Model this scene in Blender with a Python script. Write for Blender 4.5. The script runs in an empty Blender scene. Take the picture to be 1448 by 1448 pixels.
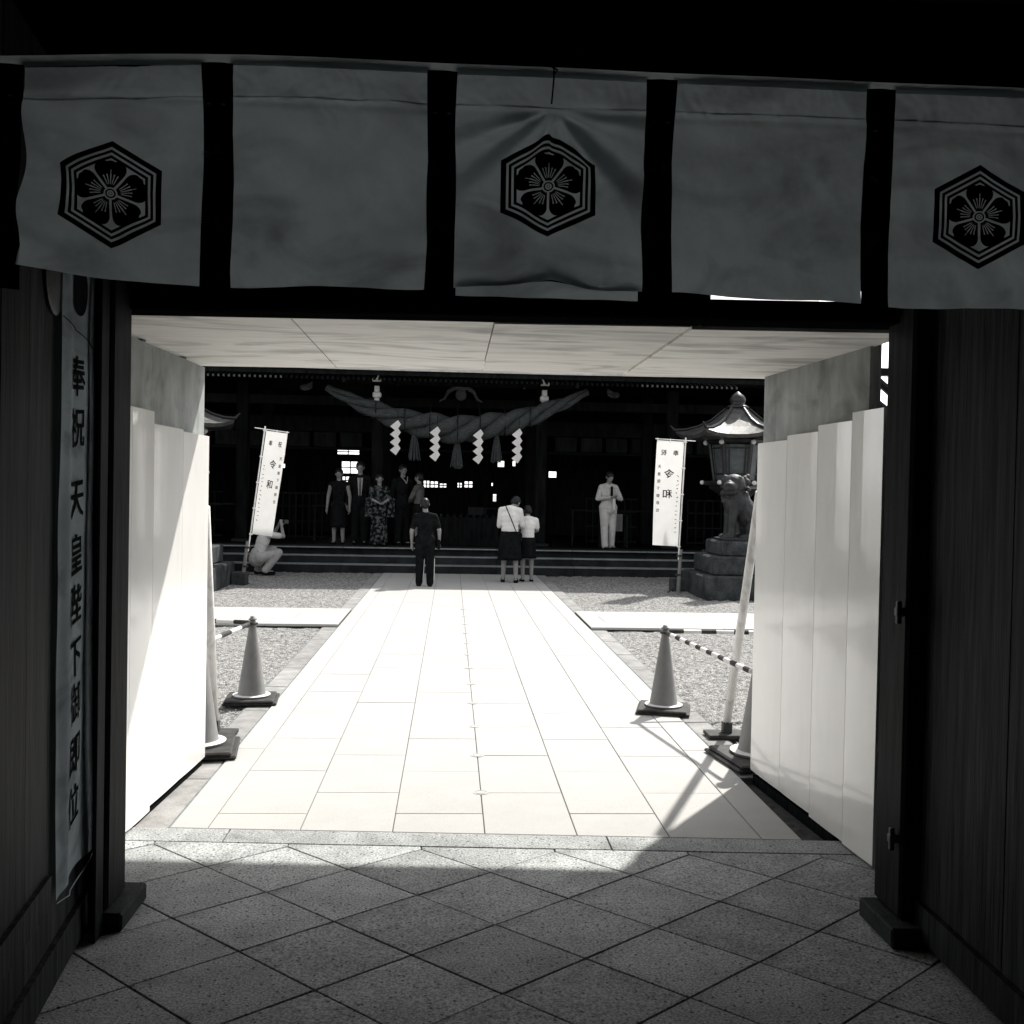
import bpy, bmesh, math, random
from mathutils import Vector, Matrix, noise
R_ = random.Random(7)
PI = math.pi
sc = bpy.context.scene
COL = sc.collection

# ------------------------------------------------------------------ camera
CAMZ = 1.62
def cam_axes(yaw, pitch, roll):
    y, p, r = map(math.radians, (yaw, pitch, roll))
    f = Vector((math.sin(y)*math.cos(p), math.cos(y)*math.cos(p), math.sin(p)))
    rt = Vector((math.cos(y), -math.sin(y), 0)); up = rt.cross(f)
    return rt*math.cos(r)+up*math.sin(r), -rt*math.sin(r)+up*math.cos(r), f
rt, up, fw = cam_axes(3.38, -1.08, 1.1)
cam = bpy.data.objects.new('camera', bpy.data.cameras.new('camera'))
COL.objects.link(cam)
cam.matrix_world = Matrix(((rt.x, up.x, -fw.x, 0), (rt.y, up.y, -fw.y, 0), (rt.z, up.z, -fw.z, CAMZ), (0, 0, 0, 1)))
cam.data.sensor_width = 36; cam.data.lens = 36.0; cam.data.clip_start = .05; cam.data.clip_end = 2000
sc.camera = cam
# ------------------------------------------------------------------ light
SUN = Vector((.70, 1.0, 1.46)).normalized()      # towards the sun
w = bpy.data.worlds.new('World'); sc.world = w; w.use_nodes = True
nt = w.node_tree; nt.nodes.clear()
sky = nt.nodes.new('ShaderNodeTexSky'); sky.sky_type = 'NISHITA'; sky.sun_disc = False
sky.sun_elevation = math.asin(SUN.z); sky.sun_rotation = math.atan2(SUN.x, SUN.y)
hs = nt.nodes.new('ShaderNodeHueSaturation'); hs.inputs['Saturation'].default_value = .10
bg = nt.nodes.new('ShaderNodeBackground'); bg.inputs['Strength'].default_value = .15
wo = nt.nodes.new('ShaderNodeOutputWorld')
nt.links.new(sky.outputs[0], hs.inputs['Color']); nt.links.new(hs.outputs[0], bg.inputs[0]); nt.links.new(bg.outputs[0], wo.inputs[0])
sl = bpy.data.lights.new('sun', 'SUN'); sl.energy = 3.7; sl.angle = math.radians(1.2); sl.color = (1, .965, .905)
so = bpy.data.objects.new('sun', sl); COL.objects.link(so)
so.rotation_euler = (-SUN).to_track_quat('-Z', 'Y').to_euler(); so.location = (6, 9, 14)
sc.view_settings.view_transform = 'Standard'; sc.view_settings.look = 'None'
sc.view_settings.exposure = 1.10; sc.view_settings.gamma = 1; sc.view_settings.use_curve_mapping = False
sc.cycles.max_bounces = 8; sc.cycles.diffuse_bounces = 5; sc.cycles.glossy_bounces = 3; sc.cycles.transmission_bounces = 4
sc.cycles.use_denoising = True; sc.cycles.sample_clamp_indirect = 6

# ------------------------------------------------------------------ materials
def mat(name, c1, c2=None, scale=6, stretch=(1, 1, 1), rough=.7, bump=0, bscale=None, spec=.4, rnd=0, fleck=0, fscale=300, contrast=(.35, .65), trans=0, streak=None, metal=0, coat=0, detail=6, tint=(1, .985, .955)):
    m = bpy.data.materials.new(name); m.use_nodes = True; t = m.node_tree; n = t.nodes; L = t.links.new
    b = n['Principled BSDF']; out = n['Material Output']
    b.inputs['Roughness'].default_value = rough; b.inputs['Specular IOR Level'].default_value = spec; b.inputs['Metallic'].default_value = metal
    b.inputs['Coat Weight'].default_value = coat; b.inputs['Coat Roughness'].default_value = .06
    if c2 is None: c2 = c1
    tc = n.new('ShaderNodeTexCoord'); mp = n.new('ShaderNodeMapping'); mp.inputs['Scale'].default_value = stretch
    L(tc.outputs['Object'], mp.inputs[0])
    oi = n.new('ShaderNodeObjectInfo')
    ad = n.new('ShaderNodeVectorMath'); ad.operation = 'ADD'
    cb = n.new('ShaderNodeVectorMath'); cb.operation = 'SCALE'; cb.inputs['Scale'].default_value = 37.0
    L(oi.outputs['Location'], cb.inputs[0]); L(mp.outputs[0], ad.inputs[0]); L(cb.outputs[0], ad.inputs[1])
    vec = ad.outputs[0]
    nz = n.new('ShaderNodeTexNoise'); nz.inputs['Scale'].default_value = scale; nz.inputs['Detail'].default_value = detail; nz.inputs['Roughness'].default_value = .62
    L(vec, nz.inputs['Vector'])
    rp = n.new('ShaderNodeMapRange'); rp.inputs['From Min'].default_value = contrast[0]; rp.inputs['From Max'].default_value = contrast[1]
    L(nz.outputs['Fac'], rp.inputs['Value'])
    mx = n.new('ShaderNodeMix'); mx.data_type = 'RGBA'
    mx.inputs['A'].default_value = (c1*tint[0], c1*tint[1], c1*tint[2], 1); mx.inputs['B'].default_value = (c2*tint[0], c2*tint[1], c2*tint[2], 1)
    L(rp.outputs[0], mx.inputs['Factor']); col = mx.outputs['Result']
    if fleck:
        f = n.new('ShaderNodeTexNoise'); f.inputs['Scale'].default_value = fscale; f.inputs['Detail'].default_value = 2; L(vec, f.inputs['Vector'])
        r2 = n.new('ShaderNodeMapRange'); r2.inputs['From Min'].default_value = .36; r2.inputs['From Max'].default_value = .64
        r2.inputs['To Min'].default_value = 1-fleck; r2.inputs['To Max'].default_value = 1+fleck*.6; L(f.outputs['Fac'], r2.inputs['Value'])
        ml = n.new('ShaderNodeVectorMath'); ml.operation = 'SCALE'; L(col, ml.inputs[0]); L(r2.outputs[0], ml.inputs['Scale']); col = ml.outputs[0]
        # sparse dark grains
        v = n.new('ShaderNodeTexVoronoi'); v.inputs['Scale'].default_value = fscale*.28; L(vec, v.inputs['Vector'])
        r3 = n.new('ShaderNodeMapRange'); r3.inputs['From Min'].default_value = .10; r3.inputs['From Max'].default_value = .24
        r3.inputs['To Min'].default_value = 1-min(.9, fleck*1.7); r3.inputs['To Max'].default_value = 1; L(v.outputs['Distance'], r3.inputs['Value'])
        m3 = n.new('ShaderNodeVectorMath'); m3.operation = 'SCALE'; L(col, m3.inputs[0]); L(r3.outputs[0], m3.inputs['Scale']); col = m3.outputs[0]
    if streak:          # (scale, stretch, strength): faint stains with a shape of their own
        ms = n.new('ShaderNodeMapping'); ms.inputs['Scale'].default_value = streak[1]; L(tc.outputs['Object'], ms.inputs[0])
        s = n.new('ShaderNodeTexNoise'); s.inputs['Scale'].default_value = streak[0]; s.inputs['Detail'].default_value = 8; s.inputs['Distortion'].default_value = 1.2
        L(ms.outputs[0], s.inputs['Vector'])
        r4 = n.new('ShaderNodeMapRange'); r4.inputs['From Min'].default_value = .5; r4.inputs['From Max'].default_value = .72
        r4.inputs['To Min'].default_value = 1; r4.inputs['To Max'].default_value = 1-streak[2]; L(s.outputs['Fac'], r4.inputs['Value'])
        m4 = n.new('ShaderNodeVectorMath'); m4.operation = 'SCALE'; L(col, m4.inputs[0]); L(r4.outputs[0], m4.inputs['Scale']); col = m4.outputs[0]
    if rnd:
        r5 = n.new('ShaderNodeMapRange'); r5.inputs['To Min'].default_value = 1-rnd; r5.inputs['To Max'].default_value = 1+rnd*.5; L(oi.outputs['Random'], r5.inputs['Value'])
        m5 = n.new('ShaderNodeVectorMath'); m5.operation = 'SCALE'; L(col, m5.inputs[0]); L(r5.outputs[0], m5.inputs['Scale']); col = m5.outputs[0]
    L(col, b.inputs['Base Color'])
    if bump:
        bz = n.new('ShaderNodeTexNoise'); bz.inputs['Scale'].default_value = bscale or scale*3; bz.inputs['Detail'].default_value = 8; L(vec, bz.inputs['Vector'])
        bp = n.new('ShaderNodeBump'); bp.inputs['Strength'].default_value = 1; bp.inputs['Distance'].default_value = bump
        L(bz.outputs['Fac'], bp.inputs['Height']); L(bp.outputs[0], b.inputs['Normal'])
    if trans:
        tl = n.new('ShaderNodeBsdfTranslucent'); L(col, tl.inputs[0]); ms = n.new('ShaderNodeMixShader'); ms.inputs[0].default_value = trans
        L(b.outputs[0], ms.inputs[1]); L(tl.outputs[0], ms.inputs[2]); L(ms.outputs[0], out.inputs[0])
    return m
NEU = (.90, 1, 1.03)
WRM = (1, .985, .95)
M = dict(
    granite=mat('granite', .29, .41, 5, rough=.8, fleck=.50, fscale=120, rnd=.16, bump=.0012, bscale=160, spec=.3, tint=(.96, 1, .99), streak=(2.2, (1, 1, 1), .45)),
    pathstone=mat('pathstone', .345, .365, 4, rough=.75, fleck=.10, fscale=200, rnd=.025, bump=.0004, bscale=260, spec=.3, streak=(3, (1, 1, 1), .04), tint=WRM),
    lit_line=mat('translucent_lit_line', .75, .88, 8, stretch=(.3, 8, 8), rough=.8, spec=.1, trans=.55, tint=NEU, streak=(4, (.5, 6, 6), .35)),  # lets light through to brighten the added strip above the curtain
    joint=mat('joint_dirt', .02, .07, 20, rough=1, bump=.003),
    pathjoint=mat('path_joint_sand', .10, .18, 20, rough=1, bump=.002, tint=NEU),
    plyw=mat('stained_plywood', .20, .34, 2.6, stretch=(1, 3, 1.2), rough=.7, spec=.2, streak=(2.0, (1, 1.2, 1.8), .4), rnd=.08, bump=.0006, bscale=30, tint=(.95, 1, .97), contrast=(.3, .7), detail=4),
    kerb=mat('kerb_concrete', .17, .28, 6, rough=.9, fleck=.25, fscale=260, bump=.002, rnd=.12),
    gravel=mat('gravel', .13, .36, 26, rough=1, bump=.02, bscale=55, fleck=.8, fscale=150, spec=.15, contrast=(.38, .6)),
    pebble=mat('pebble', .12, .50, 30, rough=.9, rnd=.3),
    earth=mat('earth', .2, .28, 3, rough=1, bump=.02, bscale=30),
    ply=mat('plywood', .66, .82, 3.2, stretch=(1, 5, 5), rough=.6, spec=.25, streak=(2.4, (.6, 1.8, 2), .55), rnd=.10, tint=(1, .98, .93), bump=.0006, bscale=30, contrast=(.3, .7)),
    panel=mat('white_panel', .84, .88, 2, rough=.14, spec=.8, coat=.5, streak=(1.6, (3, 3, .8), .05), rnd=.04, bump=.0035, bscale=2.6),
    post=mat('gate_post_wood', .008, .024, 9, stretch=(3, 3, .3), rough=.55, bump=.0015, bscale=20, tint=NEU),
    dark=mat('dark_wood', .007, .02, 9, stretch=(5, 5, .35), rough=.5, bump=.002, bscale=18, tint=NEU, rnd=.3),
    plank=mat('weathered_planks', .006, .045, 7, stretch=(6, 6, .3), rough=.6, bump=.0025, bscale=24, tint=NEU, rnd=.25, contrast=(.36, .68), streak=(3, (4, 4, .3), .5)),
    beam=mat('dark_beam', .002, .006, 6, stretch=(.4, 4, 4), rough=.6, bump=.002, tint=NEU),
    rail=mat('pale_rail_wood', .72, .86, 8, stretch=(.3, 8, 8), rough=.6, bump=.001, tint=NEU, streak=(4, (.5, 6, 6), .35)),
    cloth=mat('white_cotton', .50, .66, 3, rough=.95, spec=.1, trans=.50, bump=.0006, bscale=160, streak=(2.6, (1, 1, 2.2), .42), tint=(.88, 1, 1.06)),
    band=mat('black_band', .008, .02, 20, rough=.5, tint=NEU, bump=.001, bscale=200),
    ink=mat('black_dye', .010, .018, 30, rough=.8, tint=NEU),
    ink_grey=mat('gold_thread', .12, .25, 50, rough=.4, tint=NEU),
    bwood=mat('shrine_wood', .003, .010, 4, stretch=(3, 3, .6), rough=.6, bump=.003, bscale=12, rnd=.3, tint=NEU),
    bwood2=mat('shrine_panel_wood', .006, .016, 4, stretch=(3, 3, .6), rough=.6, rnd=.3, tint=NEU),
    wht=mat('white_gofun_paint', .45, .6, 10, rough=.6),
    roofc=mat('copper_roof', .30, .42, 3, rough=.5, bump=.002, metal=.0, streak=(3, (3, 3, .6), .3)),
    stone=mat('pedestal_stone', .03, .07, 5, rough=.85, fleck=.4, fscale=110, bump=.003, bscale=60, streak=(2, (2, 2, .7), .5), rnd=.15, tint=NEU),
    lit_tread=mat('tread_stone', .16, .24, 4, rough=.8, fleck=.3, fscale=150, tint=NEU, rnd=.15),  # paler than the risers, sky light on treads put into the colour
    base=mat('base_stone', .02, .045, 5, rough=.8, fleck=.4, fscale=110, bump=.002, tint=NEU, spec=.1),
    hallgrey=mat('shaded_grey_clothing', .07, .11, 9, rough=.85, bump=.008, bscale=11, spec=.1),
    stepst=mat('step_stone', .012, .028, 4, rough=.8, fleck=.3, fscale=150, bump=.002, rnd=.15, tint=NEU),  # far darker than the treads, riser shade put into the colour
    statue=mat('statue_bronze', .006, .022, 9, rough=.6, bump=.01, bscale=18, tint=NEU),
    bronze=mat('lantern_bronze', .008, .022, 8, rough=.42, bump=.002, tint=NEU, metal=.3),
    bronzeroof=mat('lantern_roof', .035, .08, 8, rough=.5, bump=.002, metal=.4),
    glassp=mat('lantern_paper', .06, .13, 6, rough=.4, tint=NEU, trans=.3),
    rope=mat('straw_rope', .026, .07, 8, stretch=(1, 8, 8), rough=.9, bump=.012, bscale=24, tint=NEU),
    paper=mat('white_paper', .62, .7, 5, rough=.8, trans=.25),
    nob=mat('banner_cloth', .78, .84, 4, rough=.9, trans=.35, spec=.1),
    pole=mat('white_pole', .66, .78, 9, rough=.35, streak=(6, (2, 2, 1), .3)),
    stake=mat('stake_wood', .10, .22, 8, stretch=(4, 4, .5), rough=.8, bump=.003),
    cone=mat('traffic_cone_plastic', .15, .20, 5, rough=.5, spec=.4, streak=(5, (1, 1, 1), .25)),
    conew=mat('cone_collar', .6, .68, 8, rough=.5),
    rubber=mat('black_rubber', .02, .05, 14, rough=.7, bump=.002),
    skin=mat('skin', .17, .22, 12, rough=.55), hair=mat('hair', .006, .014, 60, stretch=(1, 1, .2), rough=.4, bump=.003, bscale=120, tint=NEU),
    blackc=mat('black_clothing', .004, .010, 14, rough=.85, bump=.004, bscale=14, tint=NEU),
    suit=mat('dark_suit', .005, .012, 14, rough=.8, bump=.004, bscale=12, tint=NEU),
    whitec=mat('white_clothing', .58, .68, 9, rough=.85, bump=.008, bscale=11),
    greyc=mat('grey_clothing', .22, .32, 9, rough=.85, bump=.008, bscale=11),
    creamc=mat('cream_clothing', .36, .46, 9, rough=.85, bump=.010, bscale=10),
    kimono=mat('patterned_kimono', .003, .075, 17, rough=.7, contrast=(.49, .56), detail=2, tint=NEU),
    iron=mat('black_iron', .02, .04, 20, rough=.5, tint=NEU, bump=.001),
    tablec=mat('table_cloth', .10, .14, 6, rough=.9, bump=.004),
)

for k_, v_ in dict(post=0.03, dark=0, plank=0.06, beam=0, band=0, ink=0, bwood=0.02, bwood2=.03, blackc=.04, suit=.04, kimono=.08, stepst=.08, stone=.12, skin=.15, hair=.2, rope=.05, rubber=.2).items():
    M[k_].node_tree.nodes['Principled BSDF'].inputs['Specular IOR Level'].default_value = v_
# ------------------------------------------------------------------ mesh helpers
def bx(bm, x0, x1, y0, y1, z0, z1, mtx=None, chamfer=0):
    v = [bm.verts.new(Vector(p)) for p in ((x0, y0, z0), (x1, y0, z0), (x1, y1, z0), (x0, y1, z0), (x0, y0, z1), (x1, y0, z1), (x1, y1, z1), (x0, y1, z1))]
    for f in ((0, 3, 2, 1), (4, 5, 6, 7), (0, 1, 5, 4), (1, 2, 6, 5), (2, 3, 7, 6), (3, 0, 4, 7)): bm.faces.new([v[i] for i in f])
    if chamfer:
        es = list({e for q in v for e in q.link_edges})
        bmesh.ops.bevel(bm, geom=es, offset=chamfer, segments=1, profile=.5, affect='EDGES')
    if mtx is not None:
        for q in v:
            if q.is_valid: q.co = mtx @ q.co
def prism(bm, pts, z0, z1, chamfer=0):
    """polygon in xy extruded in z"""
    n = len(pts)
    a = [bm.verts.new((p[0], p[1], z0)) for p in pts]; b = [bm.verts.new((p[0], p[1], z1)) for p in pts]
    top = bm.faces.new(b); bm.faces.new(a[::-1])
    for i in range(n): bm.faces.new([a[i], a[(i+1) % n], b[(i+1) % n], b[i]])
    if chamfer: bmesh.ops.bevel(bm, geom=list(top.edges), offset=chamfer, segments=1, profile=.5, affect='EDGES')
def frame_of(d):
    d = d.normalized(); a = Vector((0, 0, 1)) if abs(d.z) < .9 else Vector((1, 0, 0))
    u = a.cross(d).normalized(); return u, d.cross(u)
def tube(bm, pts, rad, seg=10, cap=True, sx=1):
    pts = [Vector(p) for p in pts]; n = len(pts)
    rr = rad if isinstance(rad, (list, tuple)) else [rad]*n
    rings = []; u = None
    for i, p in enumerate(pts):
        d = (pts[min(i+1, n-1)]-pts[max(i-1, 0)]).normalized()
        if u is None: u, v = frame_of(d)
        else:
            u = (u-d*u.dot(d)).normalized(); v = d.cross(u)
        rings.append([bm.verts.new(p+(u*math.cos(2*PI*k/seg)*sx+v*math.sin(2*PI*k/seg))*rr[i]) for k in range(seg)])
    for i in range(n-1):
        for k in range(seg): bm.faces.new((rings[i][k], rings[i][(k+1) % seg], rings[i+1][(k+1) % seg], rings[i+1][k]))
    if cap: bm.faces.new(rings[0][::-1]); bm.faces.new(rings[-1])
def lathe(bm, prof, c=(0, 0, 0), seg=20, rot=0):
    rings = []
    for r, z in prof: rings.append([bm.verts.new((c[0]+r*math.cos(rot+2*PI*k/seg), c[1]+r*math.sin(rot+2*PI*k/seg), c[2]+z)) for k in range(seg)])
    for i in range(len(prof)-1):
        for k in range(seg): bm.faces.new((rings[i][k], rings[i][(k+1) % seg], rings[i+1][(k+1) % seg], rings[i+1][k]))
    bm.faces.new(rings[0][::-1]); bm.faces.new(rings[-1])
def ell(bm, c, r, rot=None, seg=14, rings=9):
    c = Vector(c); r = Vector(r) if not isinstance(r, (int, float)) else Vector((r, r, r))
    m = Matrix.Translation(c) @ (rot.to_4x4() if rot else Matrix.Identity(4)) @ Matrix.Diagonal((*r, 1))
    bmesh.ops.create_uvsphere(bm, u_segments=seg, v_segments=rings, radius=1, matrix=m)
def cap(bm, p0, p1, r0, r1, sx=1):
    p0, p1 = Vector(p0), Vector(p1); d = (p1-p0); Ln = d.length; d.normalize(); P_, RR = [], []
    for a in (80, 55, 28, 0): P_.append(p0-d*r0*math.sin(math.radians(a))); RR.append(r0*math.cos(math.radians(a)))
    for a in (0, 28, 55, 80): P_.append(p1+d*r1*math.sin(math.radians(a))); RR.append(r1*math.cos(math.radians(a)))
    tube(bm, P_, RR, 12, True, sx)
def finish(bm, smooth=False):
    bmesh.ops.recalc_face_normals(bm, faces=bm.faces)
    if smooth:
        for f in bm.faces: f.smooth = True
GS = -.06                                             # the gate stands slightly askew to the path
def shear(bm):
    for v in bm.verts: v.co.y += GS*(v.co.x-.2)
def obj(name, bm, m, parent=None, smooth=False, kind=None, sh=False, loc=None):
    if sh: shear(bm)
    finish(bm, smooth)
    me = bpy.data.meshes.new(name); bm.to_mesh(me); bm.free()
    me.materials.append(M[m] if isinstance(m, str) else m)
    return link(name, me, parent, kind, loc)
def link(name, me, parent=None, kind=None, loc=None):
    o = bpy.data.objects.new(name, me); COL.objects.link(o)
    if parent is not None: o.parent = parent
    if loc is not None: o.location = loc
    if kind: o['kind'] = kind
    return o
def tag(o, label, cat, group=None):
    o['label'] = label; o['category'] = cat
    if group: o['group'] = group
    return o
def thing(name, label, cat, loc=(0, 0, 0), rz=0, group=None):
    o = bpy.data.objects.new(name, None); COL.objects.link(o); o.location = loc; o.rotation_euler = (0, 0, rz); o.empty_display_size = .1
    return tag(o, label, cat, group)
def copy_tree(o, parent=None):
    c = o.copy(); COL.objects.link(c)
    if parent is not None: c.parent = parent
    for ch in list(o.children): copy_tree(ch, c)
    return c
B = bmesh.new
def remesh(name, bm, m, parent, vox=.012, smooth_it=2, group_sm=True):
    finish(bm); me = bpy.data.meshes.new('tmp'); bm.to_mesh(me); bm.free()
    o = bpy.data.objects.new('tmp', me); COL.objects.link(o)
    md = o.modifiers.new('r', 'REMESH'); md.mode = 'VOXEL'; md.voxel_size = vox
    if smooth_it: s2 = o.modifiers.new('s', 'SMOOTH'); s2.iterations = smooth_it; s2.factor = .5
    dg = bpy.context.evaluated_depsgraph_get(); me2 = bpy.data.meshes.new_from_object(o.evaluated_get(dg)); me2.name = name
    COL.objects.unlink(o); bpy.data.objects.remove(o); bpy.data.meshes.remove(me)
    me2.materials.clear(); me2.materials.append(M[m])
    for p in me2.polygons: p.use_smooth = True
    return link(name, me2, parent)
def auto_smooth(o, ang=35):
    for e in o.data.edges: pass
    return o

# ================================================================== GROUND
bm = B(); s = 600
vs = [bm.verts.new(p) for p in ((-s, -s, -.06), (s, -s, -.06), (s, s, -.06), (-s, s, -.06))]; bm.faces.new(vs)
obj('ground', bm, 'earth', kind='structure')
# gravel court, a gently uneven sheet on both sides of the path
for side, (xa, xb) in enumerate(((-12, -1.50), (1.88, 12))):
    bm = B()
    xs = []; x = xa
    while x < xb:
        xs.append(x); c = min(abs(x-(-1.5)), abs(x-1.88)); x += .035 if c < 2.4 else .07 if c < 4 else .3
    xs.append(xb)
    ys = []; y = 4.2
    while y < 20.25: ys.append(y); y += .04 if y < 13 else .06
    ys.append(20.25)
    grid = [[None]*len(xs) for _ in ys]
    for j, y in enumerate(ys):
        for i, x in enumerate(xs):
            z = -.024+.012*noise.noise(Vector((x*1.2, y*1.2, 0)))+.018*noise.noise(Vector((x*7, y*9, 3)))+.012*noise.noise(Vector((x*15, y*17, 9)))
            grid[j][i] = bm.verts.new((x, y, z))
    for j in range(len(ys)-1):
        for i in range(len(xs)-1): bm.faces.new((grid[j][i], grid[j][i+1], grid[j+1][i+1], grid[j+1][i]))
    obj('gravel_court', bm, 'gravel', kind='structure', smooth=True)
# loose stones on top
bm = B()
for k in range(15000):
    t = R_.random()**1.5; y = 5.7+t*11.0
    sd = R_.random() < .5
    x = (-1.52-R_.random()*(.6+y*.16)) if sd else (1.9+R_.random()*(.6+y*.16))
    if 12.1 < y < 13.85: continue
    r = R_.uniform(.004, .011); a = R_.random()*6.28
    z = -.016
    c = [bm.verts.new((x+math.cos(a+i*PI/2)*r*R_.uniform(.7, 1.3), y+math.sin(a+i*PI/2)*r*R_.uniform(.7, 1.3), z)) for i in range(4)]
    tp = bm.verts.new((x, y, z+r*R_.uniform(.6, 1.2)))
    for i in range(4): bm.faces.new((c[i], c[(i+1) % 4], tp))
obj('gravel', bm, 'pebble', kind='stuff', smooth=True)

# ------------------------------------------------------------------ stone path
bm = B(); prism(bm, [(-1.5, 4.95), (1.694, 4.75), (1.694, 5.82), (1.88, 5.82), (1.88, 20.2), (-1.5, 20.2)], -.058, -.009); path = obj('stone_path', bm, 'pathjoint', kind='structure')
def slab_mesh(w, l, h=.05, ch=.0025):
    bm = B(); bx(bm, -w/2, w/2, -l/2, l/2, -h, 0, chamfer=ch); finish(bm)
    me = bpy.data.meshes.new('paving_slab'); bm.to_mesh(me); bm.free(); me.materials.append(M['pathstone']); return me
J = .0042
Y0, Y1 = 4.86, 20.18
cols = [-1.13+.4383*i for i in range(7)]
meshes = {}
def slab(x0, x1, y0, y1, parent, name='paving_slab', z=0, h=.05, m=None, j=J):
    if y0 == Y0:                                      # first stones are cut to the skewed threshold
        bm = B(); f = lambda x: 4.827+GS*(x-.2)
        prism(bm, [(x0+j/2, f(x0)), (x1-j/2, f(x1)), (x1-j/2, y1-j/2), (x0+j/2, y1-j/2)], -h, 0, .0025)
        return obj(name, bm, m or 'pathstone', parent, loc=(0, 0, z))
    w_, l_ = round(x1-x0-j, 4), round(y1-y0-j, 4); key = (w_, l_, h, m)
    if key not in meshes:
        meshes[key] = slab_mesh(w_, l_, h)
        if m: meshes[key].materials[0] = M[m]
    o = link(name, meshes[key], parent, loc=((x0+x1)/2+R_.uniform(-.0005, .0005), (y0+y1)/2+R_.uniform(-.0008, .0008), z+R_.uniform(-.0012, .0008)))
    o.rotation_euler = (R_.uniform(-.0012, .0012), R_.uniform(-.0012, .0012), R_.uniform(-.0012, .0012)); return o
Y0, Y1 = 4.86, 20.18
for c in range(6):
    y = 5.49-.78 if c % 2 else 5.49-.39-.78+.03
    st = [Y0]
    k = 0
    while True:
        yy = y+.78*k; k += 1
        if yy <= Y0+.05: continue
        if yy >= Y1-.05: break
        st.append(yy)
    st.append(Y1)
    for a, b in zip(st, st[1:]): slab(cols[c], cols[c+1], a, b, path)
for (a, b) in ((-1.31, -1.13), (1.4998, 1.69)):
    y = Y0
    while y < Y1-.1:
        e = min(y+1.56, Y1); slab(a, b, y, e, path, 'border_slab'); y = e
for (a, b) in ((-1.495, -1.318), (1.698, 1.875)):
    y = Y0
    while y < Y1-.1:
        e = min(y+.9, Y1)
        if a > 0 and y < 5.7: y = 5.82; continue
        slab(a, b, y, e, path, 'kerb_stone', z=-.006, m='kerb', j=.012); y = e
# start pieces filling the skewed wedge between threshold and slabs
for k in range(12):
    y = 5.49+.78*k-.0
    bm = B()
    lathe(bm, [(.042, -.001), (.042, .0022), (.034, .0022), (.034, .0008), (.026, .0008), (.026, .0026), (.020, .0030)], (0, 0, 0), 24)
    bm2 = link if False else None
    o = obj('round_stud', bm, 'pathstone', path, loc=(.185, y, 0))
    if k == 0: stud = o.data
    else: bpy.data.meshes.remove(o.data) if False else None
# crossing path
for sgn, (xa, xb) in enumerate(((-9.0, -1.314), (1.694, 9.0))):
    bm = B(); bx(bm, xa, xb, 12.17, 13.78, -.004, .018); cp = obj('crossing_path', bm, 'joint', kind='structure')
    n = 9; wd = (xb-xa)/n
    for i in range(n):
        for (a, b) in ((12.15, 12.70), (12.70, 13.25), (13.25, 13.80)):
            off = (.3*wd if a == 12.70 else 0)
            x0 = xa+i*wd+off; x1 = min(xb, x0+wd)
            if x1-x0 > .1: slab(x0, x1, a, b, cp, z=.028, h=.03)
        if i == 0: slab(xa, xa+.3*wd, 12.70, 13.25, cp, z=.028, h=.03)

# ------------------------------------------------------------------ gate floor: threshold band and diagonal slabs
bm = B(); bx(bm, -3.2, 3.6, -4.5, 4.84, -.058, -.009); shear(bm); gf = obj('gate_floor', bm, 'joint', kind='structure')
edges = [-2.2, -1.02, .76, 1.95, 3.2]
for a, b in zip(edges, edges[1:]):
    bm = B(); prism(bm, [(a+.003, 4.642), (b-.003, 4.642), (b-.003, 4.822+.0), (a+.003, 4.822)], -.05, 0, .0025); shear(bm)
    obj('threshold_stone', bm, 'granite', gf)
# slim closing pieces between band and path slabs
bm = B(); prism(bm, [(-1.31, 4.826), (1.69, 4.826), (1.69, 4.95), (-1.31, 4.77)], -.05, -.002); bm.free()
bm = B()
v = [(-1.31, 4.827+GS*(-1.31-.2)), (1.69, 4.827+GS*(1.69-.2)), (1.69, 4.857), (-1.31, 4.857)]
if v[0][1] > 4.857: v[0] = (-1.31, 4.857)
dx, dy = .3025, .265
def clip(poly, f):
    out = []
    for i in range(len(poly)):
        p, q = poly[i], poly[(i+1) % len(poly)]; a, b = f(p), f(q)
        if a >= 0: out.append(p)
        if (a >= 0) != (b >= 0):
            t = a/(a-b); out.append((p[0]+(q[0]-p[0])*t, p[1]+(q[1]-p[1])*t))
    return out
def inset(poly, d):
    n = len(poly); res = []
    A = sum(poly[i][0]*poly[(i+1) % n][1]-poly[(i+1) % n][0]*poly[i][1] for i in range(n))
    if A < 0: poly = poly[::-1]
    for i in range(n):
        p0, p1, p2 = Vector(poly[i-1]), Vector(poly[i]), Vector(poly[(i+1) % n])
        e1, e2 = (p1-p0).normalized(), (p2-p1).normalized()
        n1, n2 = Vector((-e1.y, e1.x)), Vector((-e2.y, e2.x)); bis = (n1+n2); l2 = bis.length_squared
        if l2 < 1e-6: res.append(tuple(p1+n1*d)); continue
        q = p1+bis*(2*d/l2); res.append((q.x, q.y))
    return res
bm.free()
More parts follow.
